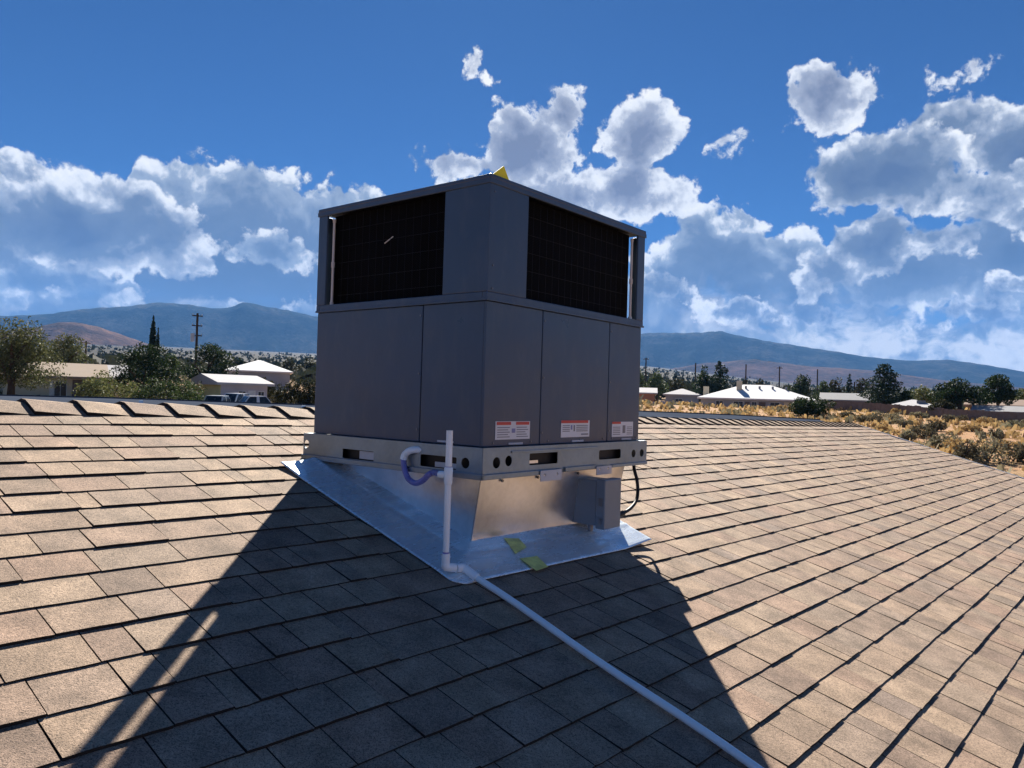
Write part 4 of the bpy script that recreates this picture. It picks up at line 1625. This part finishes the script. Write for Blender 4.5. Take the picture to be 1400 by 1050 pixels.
def far_house(label, px0, px1, y_ridge, y_eave, D, depth, wall, roofmat, kind='gable', windows=(), doors=(), chimneys=(), turn=0.0, over=0.5, gable_mat=None, name='house', wall_h=2.5, front=None):
    pxc = (px0 + px1) / 2
    base = at_dist(pxc, D)
    az = math.atan2(base.x, base.y)
    L = (px1 - px0) * mpp(D) - 2 * over
    ze_w = height_at(pxc, y_eave, D)
    base.z = min(base.z, ze_w - wall_h)
    ze = ze_w - base.z
    zr = height_at(pxc, y_ridge, D + depth / 2) - base.z
    root = empty(name, loc=base, rz=-az + turn)
    tag(root, label, 'house')
    mb = MB()
    mb.box((-L / 2, -depth / 2, -1.0), (L / 2, depth / 2, ze - 0.02))
    if kind == 'gable':
        mb.add([(-L / 2, -depth / 2, ze - 0.02), (-L / 2, depth / 2, ze - 0.02), (-L / 2, 0, zr - 0.15), (L / 2, -depth / 2, ze - 0.02), (L / 2, depth / 2, ze - 0.02), (L / 2, 0, zr - 0.15)], [(0, 1, 2), (3, 5, 4)])
    mb.build('wall', wall, root)
    if front is not None:
        mb = MB()
        mb.box((-L / 2 + 0.02, -depth / 2 - 0.015, -0.9), (L / 2 - 0.02, -depth / 2 + 0.01, ze - 0.05))
        mb.build('front_wall', front, root)
    vs, fs = pitched_roof(L, depth, zr - ze, over, kind, ze)
    mb = MB()
    mb.add(vs, fs)
    rf = mb.build('roof', roofmat, root)
    for (a, b_, z0, z1) in windows:
        X0, X1 = -L / 2 + L * a, -L / 2 + L * b_
        mb = MB()
        mb.box((X0 - 0.06, -depth / 2 - 0.05, z0 - 0.06), (X1 + 0.06, -depth / 2 + 0.02, z1 + 0.06))
        fr = mb.build('window', M['trim'], root)
        mb = MB()
        mb.box((X0, -depth / 2 - 0.06, z0), ((X0 + X1) / 2 - 0.02, -depth / 2 - 0.052, z1))
        mb.box(((X0 + X1) / 2 + 0.02, -depth / 2 - 0.06, z0), (X1, -depth / 2 - 0.052, z1))
        mb.build('pane', M['glass'], fr)
    for (a, b_, z1, mt) in doors:
        X0, X1 = -L / 2 + L * a, -L / 2 + L * b_
        mb = MB()
        mb.box((X0, -depth / 2 - 0.04, -0.5), (X1, -depth / 2 + 0.02, z1))
        mb.build('door', mt, root)
    for (a, yy, w_, htop, mt) in chimneys:
        X = -L / 2 + L * a
        mb = MB()
        mb.box((X - w_ / 2, yy - w_ / 2, ze - 0.3), (X + w_ / 2, yy + w_ / 2, zr + htop))
        mb.build('chimney', mt, rf)
    return root


M['trim'] = mat_paint('white_trim', (0.62, 0.62, 0.60), 0.6)
M['glass'] = mat_paint('dark_window_glass', (0.015, 0.018, 0.024), 0.25, 0.1, 0.4)
M['tan_roof'] = mat_paint('tan_shingle_roof', (0.30, 0.235, 0.18), 0.9, 0.12, 0.2, 1)
M['white_roof'] = mat_paint('white_coated_roof', (0.66, 0.66, 0.66), 0.8, 0.08, 0.2, 1)
M['grey_roof'] = mat_paint('grey_shingle_roof', (0.24, 0.24, 0.25), 0.9, 0.12, 0.2, 1)
M['pale_roof'] = mat_paint('pale_shingle_roof', (0.42, 0.41, 0.42), 0.9, 0.1, 0.2, 1)
M['brown_roof'] = mat_paint('brown_shingle_roof', (0.22, 0.155, 0.12), 0.9, 0.1, 0.2, 1)
M['cream_wall'] = mat_paint('cream_wall', (0.55, 0.49, 0.36), 0.9, 0.08, 0.2, 1)
M['yellow_wall'] = mat_paint('yellow_wall', (0.66, 0.60, 0.30), 0.9, 0.08, 0.2, 1)
M['lilac_wall'] = mat_paint('pale_lilac_wall', (0.44, 0.42, 0.46), 0.9, 0.08, 0.2, 1)
M['grey_wall'] = mat_paint('grey_wall', (0.30, 0.31, 0.33), 0.9, 0.08, 0.2, 1)
M['brown_wall'] = mat_paint('red_brown_wall', (0.36, 0.16, 0.10), 0.9, 0.08, 0.2, 1)
M['dark_wall'] = mat_paint('dark_brown_wall', (0.14, 0.11, 0.10), 0.9, 0.08, 0.2, 1)
M['wood_fence'] = mat_paint('weathered_fence', (0.16, 0.13, 0.12), 0.9, 0.2, 0.2, 2)
M['pole'] = mat_paint('creosote_pole', (0.06, 0.045, 0.035), 0.9, 0.2, 0.1, 2)

# houses, left to right
far_house('tan roofed cream bungalow behind the left trees with a dark shaded porch', 20, 128, 497, 514.5, 86, 9, M['cream_wall'], M['tan_roof'], 'gable',
          windows=((0.50, 0.62, 0.7, 2.0), (0.86, 0.95, 0.7, 2.0)), doors=((0.45, 0.49, 2.1, M['trim']), (0.68, 0.84, 2.2, M['dark_wall'])))
far_house('low pale green roofed annex right of the tan bungalow, half behind shrubs', 128, 168, 500, 516, 89, 7, M['cream_wall'], M['pale_roof'], 'gable', windows=((0.3, 0.6, 0.8, 1.9),))
far_house('cream house end at the far left edge under the big olive tree', -60, 22, 500, 512, 92, 8, M['cream_wall'], M['tan_roof'], 'gable', windows=((0.80, 0.92, 0.8, 2.0),))
far_house('small yellow and lilac cottage with a pale roof behind the parked cars', 276, 350, 513, 523.5, 78, 6.5, M['yellow_wall'], M['pale_roof'], 'gable', windows=((0.38, 0.52, 0.7, 1.9), (0.80, 0.92, 0.7, 1.9)), doors=((0.58, 0.74, 2.0, M['trim']),), turn=0.42, front=M['lilac_wall'])
far_house('house with a white pyramid hip roof above the hedge at the left', 312, 394, 494, 508, 135, 11, M['grey_wall'], M['white_roof'], 'hip', windows=((0.2, 0.35, 0.8, 2.0),))
far_house('small red brown house with a pale roof just right of the unit', 866, 898, 530.5, 537, 140, 7, M['brown_wall'], M['pale_roof'], 'gable')
far_house('low grey roofed house between the red brown house and the white roofed one', 908, 957, 532, 539.5, 150, 8, M['grey_wall'], M['pale_roof'], 'hip', windows=((0.3, 0.5, 0.8, 1.9),))
far_house('large white roofed ranch house with chimney in the middle distance at the right', 963, 1106, 527.5, 545.5, 125, 12, M['grey_wall'], M['white_roof'], 'hip',
          windows=((0.14, 0.2, 0.7, 2.0), (0.30, 0.38, 0.7, 2.0), (0.46, 0.5, 0.5, 2.0), (0.62, 0.70, 0.7, 2.0)), doors=((0.40, 0.44, 2.0, M['dark_wall']), (0.52, 0.58, 2.0, M['dark_wall']), (0.74, 0.86, 2.1, M['cream_wall'])), chimneys=((0.34, -2.4, 0.8, 0.5, M['cream_wall']), (0.02, 1.0, 0.8, -0.4, M['cream_wall'])))
_wh = [o for o in bpy.data.objects if o.get('label', '').startswith('large white roofed')][0]
_rf = [c for c in _wh.children if c.name.startswith('roof')][0]
_zz = max(v.co.z for v in _rf.data.vertices)
for _x in (-1.6, 0.4, 2.3, 4.2):
    _m = MB()
    _m.tube([(_x, -1.9, _zz - 1.0), (_x, -1.9, _zz - 0.25)], 0.16, 8)
    _m.build('roof_vent', M['grey_roof'], _rf)
far_house('grey roofed house with dark brown walls behind the round dark bush', 1126, 1184, 538, 547, 128, 8, M['dark_wall'], M['grey_roof'], 'gable', windows=((0.2, 0.34, 0.8, 1.9), (0.5, 0.6, 0.8, 1.9), (0.72, 0.84, 0.8, 1.9)))
far_house('low house with a blue grey hip roof and dark chimney left of the big tree', 1210, 1288, 547, 559, 100, 9, M['dark_wall'], M['pale_roof'], 'hip', chimneys=((0.62, -1.6, 0.9, -0.1, M['grey_roof']),))
far_house('brown roofed house at the far right edge behind the trees', 1340, 1440, 547, 555, 112, 9, M['dark_wall'], M['brown_roof'], 'gable', windows=((0.2, 0.3, 0.8, 1.9),))
far_house('low grey roofed house in front of the brown roofed one at the far right', 1350, 1450, 556, 563.5, 92, 7, M['grey_wall'], M['grey_roof'], 'gable')

# trees, left
tree('olive_tree', 'big loose olive green tree at the left edge over the bungalow', 'tree', 14, 432, 74, 110, M['olive'], n=8000, lumps=32)
tree('olive_tree', 'olive green tree just behind the bungalow roof at the left', 'tree', 84, 455, 100, 66, M['olive'], n=3000, lumps=18)
tree('leafy_tree', 'dark round tree in front of the two cypress tips', 'tree', 196, 468, 76, 84, M['dark'], n=4800, lumps=22)
tree('leafy_tree', 'bright green tree leaning on the right of the dark round tree', 'tree', 232, 482, 79, 40, M['green'], n=1800, lumps=12)
tree('leafy_tree', 'dark spreading tree under the utility pole at the left', 'tree', 283, 467, 98, 76, M['dark'], n=3800, lumps=20)
tree('shrub', 'pale yellow green shrub in front of the bungalow annex', 'shrub', 146, 500, 66, 78, M['light'], 'shrub', n=2600, lumps=20)
tree('shrub', 'mid green shrub below the dark round tree at the left', 'shrub', 236, 507, 64, 88, M['green'], 'shrub', n=3200, lumps=22)
tree('shrub', 'small grey green shrub beside the yellow cottage gable', 'shrub', 262, 505, 72, 40, M['sage'], 'shrub', n=1000, lumps=10)
tree('cypress', 'tall thin dark cypress tip above the dark round tree', 'tree', 206, 434, 120, 9, M['conifer'], 'column', n=2600, lumps=12, size=0.16)
tree('cypress', 'shorter thin cypress right beside the tall cypress tip', 'tree', 213, 451, 124, 6, M['conifer'], 'column', n=1500, lumps=10, size=0.15)
for i, (px, yt, wp, lb) in enumerate(((362, 511, 34, 'brown green hedge bush nearest the parked cars'), (388, 509, 36, 'brown green hedge bush under the white pyramid roof'), (412, 511, 32, 'dark hedge bush second from the unit'), (430, 509, 36, 'dark hedge bush touching the left side of the unit'))):
    tree('hedge_bush', lb, 'shrub', px, yt, 82, wp, M['hedge'], 'shrub', n=1500, lumps=14, group='hedge bushes between the cars and the unit')
for px, yt, wp, D, mt, lb in ((327, 489, 22, 190, 'dark', 'small dark tree above the cottage roof'), (395, 488, 26, 210, 'hedge', 'far round tree above the white pyramid roof'), (420, 487, 30, 200, 'hedge', 'far tree beside the upper left of the unit base')):
    tree('leafy_tree', lb, 'tree', px, yt, D, wp, M[mt], n=600, lumps=10)
# trees, right
R_TREES = [
    (872, 503, 30, 150, 'green', 'round', 900, 'mid green tree touching the right side of the unit'),
    (898, 506, 32, 155, 'green', 'round', 1000, 'mid green tree left of the first pole at the right'),
    (925, 516, 30, 170, 'hedge', 'round', 700, 'low olive tree between two poles right of the unit'),
    (962, 497, 30, 150, 'dark', 'round', 1300, 'dark tree left of the tall conifer by the white roofed house'),
    (984, 492, 36, 148, 'conifer', 'cone', 2200, 'tall dark conifer behind the white roofed house'),
    (1095, 511, 38, 150, 'dark', 'round', 1500, 'dark round tree at the right end of the white roof'),
    (1126, 520, 26, 160, 'green', 'round', 700, 'green tree behind the grey roofed house, left one'),
    (1146, 514, 28, 165, 'hedge', 'round', 800, 'brown green tree behind the middle of the grey roof'),
    (1161, 512, 10, 150, 'conifer', 'column', 600, 'thin upright dark cypress behind the grey roof'),
    (1178, 516, 26, 170, 'hedge', 'round', 700, 'hazy brown green tree left of the biggest conifer'),
    (1208, 496, 56, 112, 'conifer', 'cone', 4600, 'biggest dark conifer with a spiky top at the right'),
    (1233, 528, 34, 112, 'dark', 'round', 1500, 'dark tree merged with the right foot of the biggest conifer'),
    (1262, 526, 46, 140, 'light', 'round', 1500, 'pale green tree above the blue grey hip roof'),
    (1312, 517, 72, 92, 'dark', 'round', 4600, 'large dark green tree in front of the houses at the right'),
    (1288, 545, 30, 88, 'hedge', 'round', 1200, 'low brown green tree at the left foot of the large tree'),
    (1364, 511, 48, 100, 'dark', 'round', 3000, 'dark tree with a lobed top near the right edge'),
    (1396, 530, 28, 130, 'light', 'round', 800, 'pale tree cut by the right edge of the picture'),
    (1040, 518, 24, 210, 'hedge', 'round', 500, 'far small tree just above the white ridge'),
    (1018, 519, 20, 220, 'hedge', 'round', 400, 'far small tree left of the pole above the white ridge'),
]
for px, yt, wp, D, mt, kd, n, lb in R_TREES:
    tree('conifer' if kd == 'cone' else 'cypress' if kd == 'column' else 'leafy_tree', lb, 'tree', px, yt, D, wp, M[mt], kd, n=n, lumps=16 if kd == 'round' else 12, seed=3)
tree('shrub', 'big round almost black bush in front of the white roofed house', 'shrub', 1106, 536, 84, 62, M['dark'], 'shrub', n=3600, lumps=24)

# utility poles
def utility_pole(label, px, ytop, D, arms=2):
    base = at_dist(px, D)
    H = height_at(px, ytop, D) - base.z
    az = math.atan2(base.x, base.y)
    root = empty('utility_pole', loc=base, rz=-az + 0.25)
    tag(root, label, 'utility pole', 'utility poles along the distant streets')
    mb = MB()
    mb.tube([(0, 0, -0.5), (0, 0, H)], [0.19, 0.13], 10)
    mb.build('shaft', M['pole'], root)
    for k in range(arms):
        z = H - 0.4 - 1.25 * k
        mb = MB()
        mb.box((-0.62, -0.07, z), (0.62, 0.07, z + 0.14))
        ar = mb.build('crossarm', M['pole'], root)
        mb = MB()
        for x in (-0.55, 0.55):
            mb.tube([(x, 0, z + 0.14), (x, 0, z + 0.34)], 0.05, 6)
        mb.build('insulator', M['edge_metal'], ar)
    if arms > 2:
        mb = MB()
        mb.tube([(-0.5, 0, H - 3.6), (-0.5, 0, H - 2.6)], 0.24, 10)
        mb.build('transformer', M['edge_metal'], root)


utility_pole('utility pole with three crossarms and a transformer left of the unit', 266, 428, 105, 3)
utility_pole('short hazy utility pole behind the bungalow roof at the left', 115, 466, 150, 1)
utility_pole('utility pole nearest the right side of the unit', 882, 489, 175, 1)
utility_pole('utility pole left of the dark tree by the white roofed house', 950, 496, 170, 0)
utility_pole('utility pole rising behind the white roof beside its chimney', 1019, 498, 180, 0)
utility_pole('utility pole with a crossarm above the middle of the white roof', 1065, 501, 175, 1)
utility_pole('utility pole right of the round tree at the end of the white roof', 1117, 505, 185, 0)
utility_pole('thin utility pole beside the small cypress at the right', 1168, 522, 170, 0)

# parked cars
def car(label, px, D, wpx, paint, turn, roof_h=1.45, mname='parked_car'):
    base = at_dist(px, D)
    az = math.atan2(base.x, base.y)
    root = empty(mname, loc=base, rz=-az + turn)
    tag(root, label, 'car')
    L, W = 4.5, 1.78
    body_prof = [(-2.25, 0.35), (-2.28, 0.62), (-2.15, 0.84), (-1.2, 0.95), (1.55, 0.98), (2.2, 0.90), (2.27, 0.6), (2.2, 0.35)]
    mb = MB()
    mb.prism(body_prof, -W / 2, W / 2, Matrix.Rotation(radians(90), 4, 'X'))
    mb.build('body', paint, root, bevel=0.06, smooth=True)
    cab = [(-1.15, 0.96), (-0.45, roof_h - 0.03), (0.9, roof_h), (1.65, 0.99)]
    vs = []
    for s in (-1, 1):
        for x, z in cab:
            k = 0.80 if z < 1.1 else 0.64
            vs.append((x, s * k, z))
    mb = MB()
    mb.add(vs, [(0, 1, 2, 3), (7, 6, 5, 4), (0, 4, 5, 1), (1, 5, 6, 2), (2, 6, 7, 3)])
    mb.build('cabin', paint, root)
    for a, b_, nm in ((0, 1, 'windscreen'), (2, 3, 'rear_window')):
        p = [Vector(vs[a]), Vector(vs[a + 4]), Vector(vs[b_ + 4]), Vector(vs[b_])]
        c = sum(p, Vector()) / 4
        nrm = (p[1] - p[0]).cross(p[2] - p[0]).normalized()
        if nrm.x * (-1 if a == 0 else 1) < 0: nrm = -nrm
        q = [c + (v - c) * 0.88 + nrm * 0.012 for v in p]
        mb = MB()
        mb.add(q + [v - nrm * 0.01 for v in q], [(0, 1, 2, 3), (0, 4, 5, 1), (1, 5, 6, 2), (2, 6, 7, 3), (3, 7, 4, 0)])
        mb.build(nm, M['glass'], root)
    for s in (-1, 1):
        o = 0 if s < 0 else 4
        p = [Vector(vs[o + k]) for k in range(4)]
        c = sum(p, Vector()) / 4
        for lo, hi in ((0.0, 0.47), (0.53, 1.0)):
            q = [p[0].lerp(p[3], lo), p[1].lerp(p[2], lo), p[1].lerp(p[2], hi), p[0].lerp(p[3], hi)]
            cc = sum(q, Vector()) / 4
            q = [cc + (v - cc) * 0.86 + Vector((0, s * 0.012, 0)) for v in q]
            mb = MB()
            mb.add(q + [v - Vector((0, s * 0.01, 0)) for v in q], [(0, 1, 2, 3), (0, 4, 5, 1), (1, 5, 6, 2), (2, 6, 7, 3), (3, 7, 4, 0)])
            mb.build('side_window', M['glass'], root)
        for x in (-1.4, 1.35):
            mb = MB()
            mb.tube([(x, s * 0.72, 0.33), (x, s * 0.91, 0.33)], 0.33, 20)
            wh = mb.build('wheel', M['black'], root)
            mb = MB()
            mb.tube([(x, s * 0.90, 0.33), (x, s * 0.92, 0.33)], 0.2, 14)
            mb.build('rim', M['edge_metal'], wh)
    for s in (-1, 1):
        mb = MB()
        mb.box((-2.30, s * 0.62 - 0.16, 0.62), (-2.2, s * 0.62 + 0.16, 0.76))
        mb.build('headlight', M['trim'], root)
    return root


CW = mat_paint('white_car_paint', (0.7, 0.7, 0.7), 0.2, 0.03, 0.6)
CS = mat_paint('silver_car_paint', (0.42, 0.45, 0.45), 0.2, 0.03, 0.7)
car('silver green car with a dark windscreen parked left of the white cars', 296, 64, 50, CS, 1.25, 1.9)
car('white car parked in the middle in front of the cottage', 322, 68, 40, CW, 0.9, 2.0)
car('white car parked nearest the hedge with sun glinting on its roof', 345, 66, 40, CW, 0.35, 1.9)

# fences
def fence(label, pts, h, mat, step=2.4):
    P0 = at_dist(pts[0][0], pts[0][1])
    root = empty('fence', loc=P0)
    tag(root, label, 'fence')
    path = [at_dist(a, b) - P0 for a, b in pts]
    for a, b in zip(path[:-1], path[1:]):
        n = max(1, int((b - a).length / step))
        for k in range(n):
            p, q = a.lerp(b, k / n), a.lerp(b, (k + 1) / n)
            d = (q - p)
            mw = Matrix.Translation(p) @ Vector((d.x, d.y, 0)).to_track_quat('X', 'Z').to_matrix().to_4x4()
            l = Vector((d.x, d.y, 0)).length
            mb = MB()
            mb.box((-0.06, -0.06, -0.4), (0.06, 0.06, h + 0.08))
            mb.build('post', mat, root, mw)
            mb = MB()
            m_ = 8
            for i in range(m_):
                x0 = 0.07 + (l - 0.14) * i / m_
                x1 = 0.07 + (l - 0.14) * (i + 1) / m_ - 0.02
                mb.box((x0, -0.03, 0.0), (x1, 0.0 + 0.008 * (i % 2), h - 0.03 * ((i * 7) % 3)))
            mb.box((0.06, 0.01, 0.3), (l - 0.06, 0.04, 0.4))
            mb.box((0.06, 0.01, h - 0.4), (l - 0.06, 0.04, h - 0.3))
            mb.build('fence_panel', mat, root, mw)


fence('weathered dark board fence behind the desert lot at the right', [(1128, 98), (1180, 96), (1230, 92), (1290, 86), (1345, 84), (1420, 82)], 1.0, M['wood_fence'])
fence('grey board fence in front of the small houses right of the unit', [(868, 128), (905, 128), (960, 122)], 1.3, M['grey_wall'], 3.0)

# desert brush: countable bushes are things
BUSH = [
    # px, py of base, width px, height px, material, label
    (1188, 578, 40, 13, 'darkbrush', 'dark flat bush at the far corner of the shingle roof'),
    (1216, 576, 44, 15, 'sage', 'grey green bush just past the corner of the roof'),
    (1158, 572, 22, 8, 'darkbrush', 'small dark bush left of the roof corner bushes'),
    (1200, 590, 26, 9, 'straw', 'straw coloured tuft along the upper roof edge'),
    (1236, 584, 30, 10, 'sage', 'low sage bush third along the roof edge'),
    (1262, 598, 40, 16, 'darkbrush', 'brown bush midway along the roof edge'),
    (1242, 603, 30, 12, 'sage', 'sage bush hugging the middle of the roof edge'),
    (1288, 612, 44, 18, 'sage', 'sage bush in front of the orange bare soil by the roof edge'),
    (1318, 622, 40, 20, 'straw', 'tall straw grass clump left of the biggest lot bush'),
    (1352, 633, 52, 32, 'sage', 'biggest grey sage bush in the lot close to the roof edge'),
    (1320, 632, 36, 26, 'darkbrush', 'brown bush left of the biggest sage bush'),
    (1396, 632, 44, 20, 'darkbrush', 'brown grey bush cut by the right edge of the picture'),
    (1306, 578, 34, 10, 'darkbrush', 'dark low bush in front of the large dark tree'),
    (1282, 590, 30, 14, 'darkbrush', 'spiky dark bush in the middle of the lot'),
    (1330, 590, 26, 9, 'straw', 'small straw tuft on bare orange soil'),
    (1362, 602, 22, 14, 'sage', 'upright grey green bush alone on orange soil'),
    (1345, 580, 30, 9, 'straw', 'straw tuft below the low grey house'),
    (1390, 585, 34, 10, 'sage', 'low sage bush under the fence near the right edge'),
    (1258, 572, 26, 8, 'sage', 'low sage bush below the blue grey hip roof'),
    (1230, 567, 24, 7, 'straw', 'straw tuft below the biggest conifer'),
    (1375, 612, 30, 9, 'straw', 'straw tuft right of the lone grey green bush'),
    (1295, 568, 26, 8, 'darkbrush', 'small dark bush at the foot of the fence'),
    (925, 551, 24, 9, 'darkbrush', 'small dark bush in front of the grey house right of the unit'),
    (895, 551, 30, 10, 'straw', 'straw clump beside the right side of the unit'),
    (1012, 555, 34, 8, 'straw', 'straw clump below the left of the white roofed house'),
    (1058, 557, 30, 8, 'darkbrush', 'brown clump below the middle of the white roofed house'),
    (1076, 560, 26, 7, 'straw', 'straw clump left of the almost black bush'),
]


def ground_hit(px, py):
    d = ray(px, py)
    t, prev = 5.0, None
    while t < 400:
        X = EYEV + d * t
        if X.z <= ground_z(X.x, X.y):
            return X, math.hypot(X.x, X.y)
        t *= 1.01
    a = at_dist(px, 110)
    return a, 110.0


for i, (px, py, wp, hp, mt, lb) in enumerate(BUSH):
    X, D = ground_hit(px, py)
    D = min(D, 118)
    base = at_dist(px, D)
    root = empty('desert_bush', loc=base)
    tag(root, lb, 'bush', 'bushes in the desert lot')
    W, H = wp * mpp(D) / 2, hp * mpp(D) * 1.1
    rs = np.random.default_rng(i + 50)
    cs, rd = [], []
    for k in range(12):
        a, rr = rs.uniform(0, 2 * pi), W * 0.7 * sqrt(rs.uniform())
        cs.append((rr * cos(a), rr * sin(a), H * rs.uniform(0.1, 0.65)))
        rd.append((W * 0.3, W * 0.3, H * 0.3))
    vs = leaf_cloud(cs, rd, 900, max(0.09, 1.3 * mpp(D)), rs)
    vs[:, 2] = np.maximum(vs[:, 2], 0.0)
    link_mesh('foliage', quads_mesh('foliage', vs), M[mt], root)
    mb = MB()
    for k in range(7):
        a = rs.uniform(0, 2 * pi)
        mb.tube([(0, 0, -0.05), (W * 0.25 * cos(a), W * 0.25 * sin(a), H * 0.4), (W * 0.6 * cos(a), W * 0.6 * sin(a), H * 0.85)], [0.03, 0.02, 0.008], 5)
    mb.build('stem', M['bark'], root)

# dry grass and weeds of the lot, nobody could count them
def scatter(name, label, mat, n, region, size, hgt, seed, tufts=6):
    rs = np.random.default_rng(seed)
    out = []
    for k in range(n):
        a = radians(rs.uniform(*region[0]))
        D = region[1][0] + (region[1][1] - region[1][0]) * rs.uniform() ** region[2]
        x, y = D * sin(a), D * cos(a)
        z = ground_z(x, y)
        s = size * (0.5 + 1.1 * rs.uniform()) * (1 + D / 150)
        q = rs.normal(size=(tufts, 3)) * np.array([s * 0.5, s * 0.5, 0]) + np.array([x, y, z])
        for p in q:
            b = rs.uniform(0, pi)
            w_ = np.array([cos(b), sin(b), 0]) * s * 0.28
            up = np.array([rs.normal() * 0.25 * s, rs.normal() * 0.25 * s, hgt * s * rs.uniform(0.5, 1.2)])
            out += [p - w_, p + w_, p + w_ * 0.5 + up, p - w_ * 0.6 + up * 0.9]
    me = quads_mesh(name, np.array(out))
    tag(link_mesh(name, me, mat), label=label, kind='stuff')


scatter('dry_grass', 'straw coloured dry grass over the desert lot', M['straw'], 1000, ((8, 40), (26, 104), 0.8), 0.30, 0.7, 1)
scatter('weeds', 'grey green weeds scattered over the desert lot', M['sage'], 260, ((8, 40), (26, 104), 0.8), 0.36, 0.7, 2)
scatter('weeds', 'brown weeds in the yards left of the unit', M['darkbrush'], 1500, ((-40, -8), (40, 110), 0.8), 0.6, 0.6, 3)
scatter('dry_grass', 'sparse straw grass on the open ground hidden behind the unit', M['straw'], 900, ((-10, 9), (26, 130), 0.8), 0.4, 0.6, 6)
scatter('weeds', 'sparse grey green weeds on the open ground behind the unit', M['sage'], 700, ((-10, 9), (26, 150), 0.8), 0.6, 0.7, 7)


def far_scrub():
    rs = np.random.default_rng(4)
    n = 3600
    a = np.radians(rs.uniform(-48, 48, n))
    D = 150 * (2000 / 150) ** (rs.uniform(0, 1, n) ** 0.9)
    out = []
    for ai, Di in zip(a, D):
        x, y = Di * sin(ai), Di * cos(ai)
        z = ground_z(x, y)
        h = rs.uniform(0.8, 3.4) * (1 + Di / 1500)
        w_ = h * rs.uniform(0.8, 1.5)
        m_ = 9 if Di < 600 else 4
        for k in range(m_):
            c = np.array([x, y, z + h * rs.uniform(0.2, 0.75)]) + rs.normal(size=3) * np.array([w_ * 0.35, w_ * 0.35, h * 0.15])
            t1 = rs.normal(size=3); t1 /= np.linalg.norm(t1)
            t2 = np.cross(t1, rs.normal(size=3)); t2 /= np.linalg.norm(t2)
            s = h * 0.4
            out += [c + t1 * s, c + t2 * s, c - t1 * s, c - t2 * s]
    tag(link_mesh('distant_scrub', quads_mesh('distant_scrub', np.array(out)), M['farscrub']), label='dark scrub and trees dotting the distant plain', kind='stuff')


M['farscrub'] = mat_leaf('far_scrub', (0.014, 0.020, 0.015), (0.030, 0.037, 0.025), (0.058, 0.062, 0.044))
far_scrub()

# ------------------------------------------------------------------ air
def build_haze():
    mb = MB()
    mb.box((-9500, -7200, -130), (9500, 9500, 1150))
    m = bpy.data.materials.new('haze_air')
    m.use_nodes = True
    nt = m.node_tree
    nt.nodes.clear()
    out = nt.nodes.new('ShaderNodeOutputMaterial')
    pv = nt.nodes.new('ShaderNodeVolumePrincipled')
    pv.inputs['Density'].default_value = HAZE_DENSITY
    pv.inputs['Color'].default_value = (0.15, 0.42, 0.95, 1)
    pv.inputs['Anisotropy'].default_value = 0.0
    nt.links.new(pv.outputs[0], out.inputs['Volume'])
    o = mb.build('haze', m)
    tag(o, label='blue haze over the valley', kind='stuff')


build_haze()
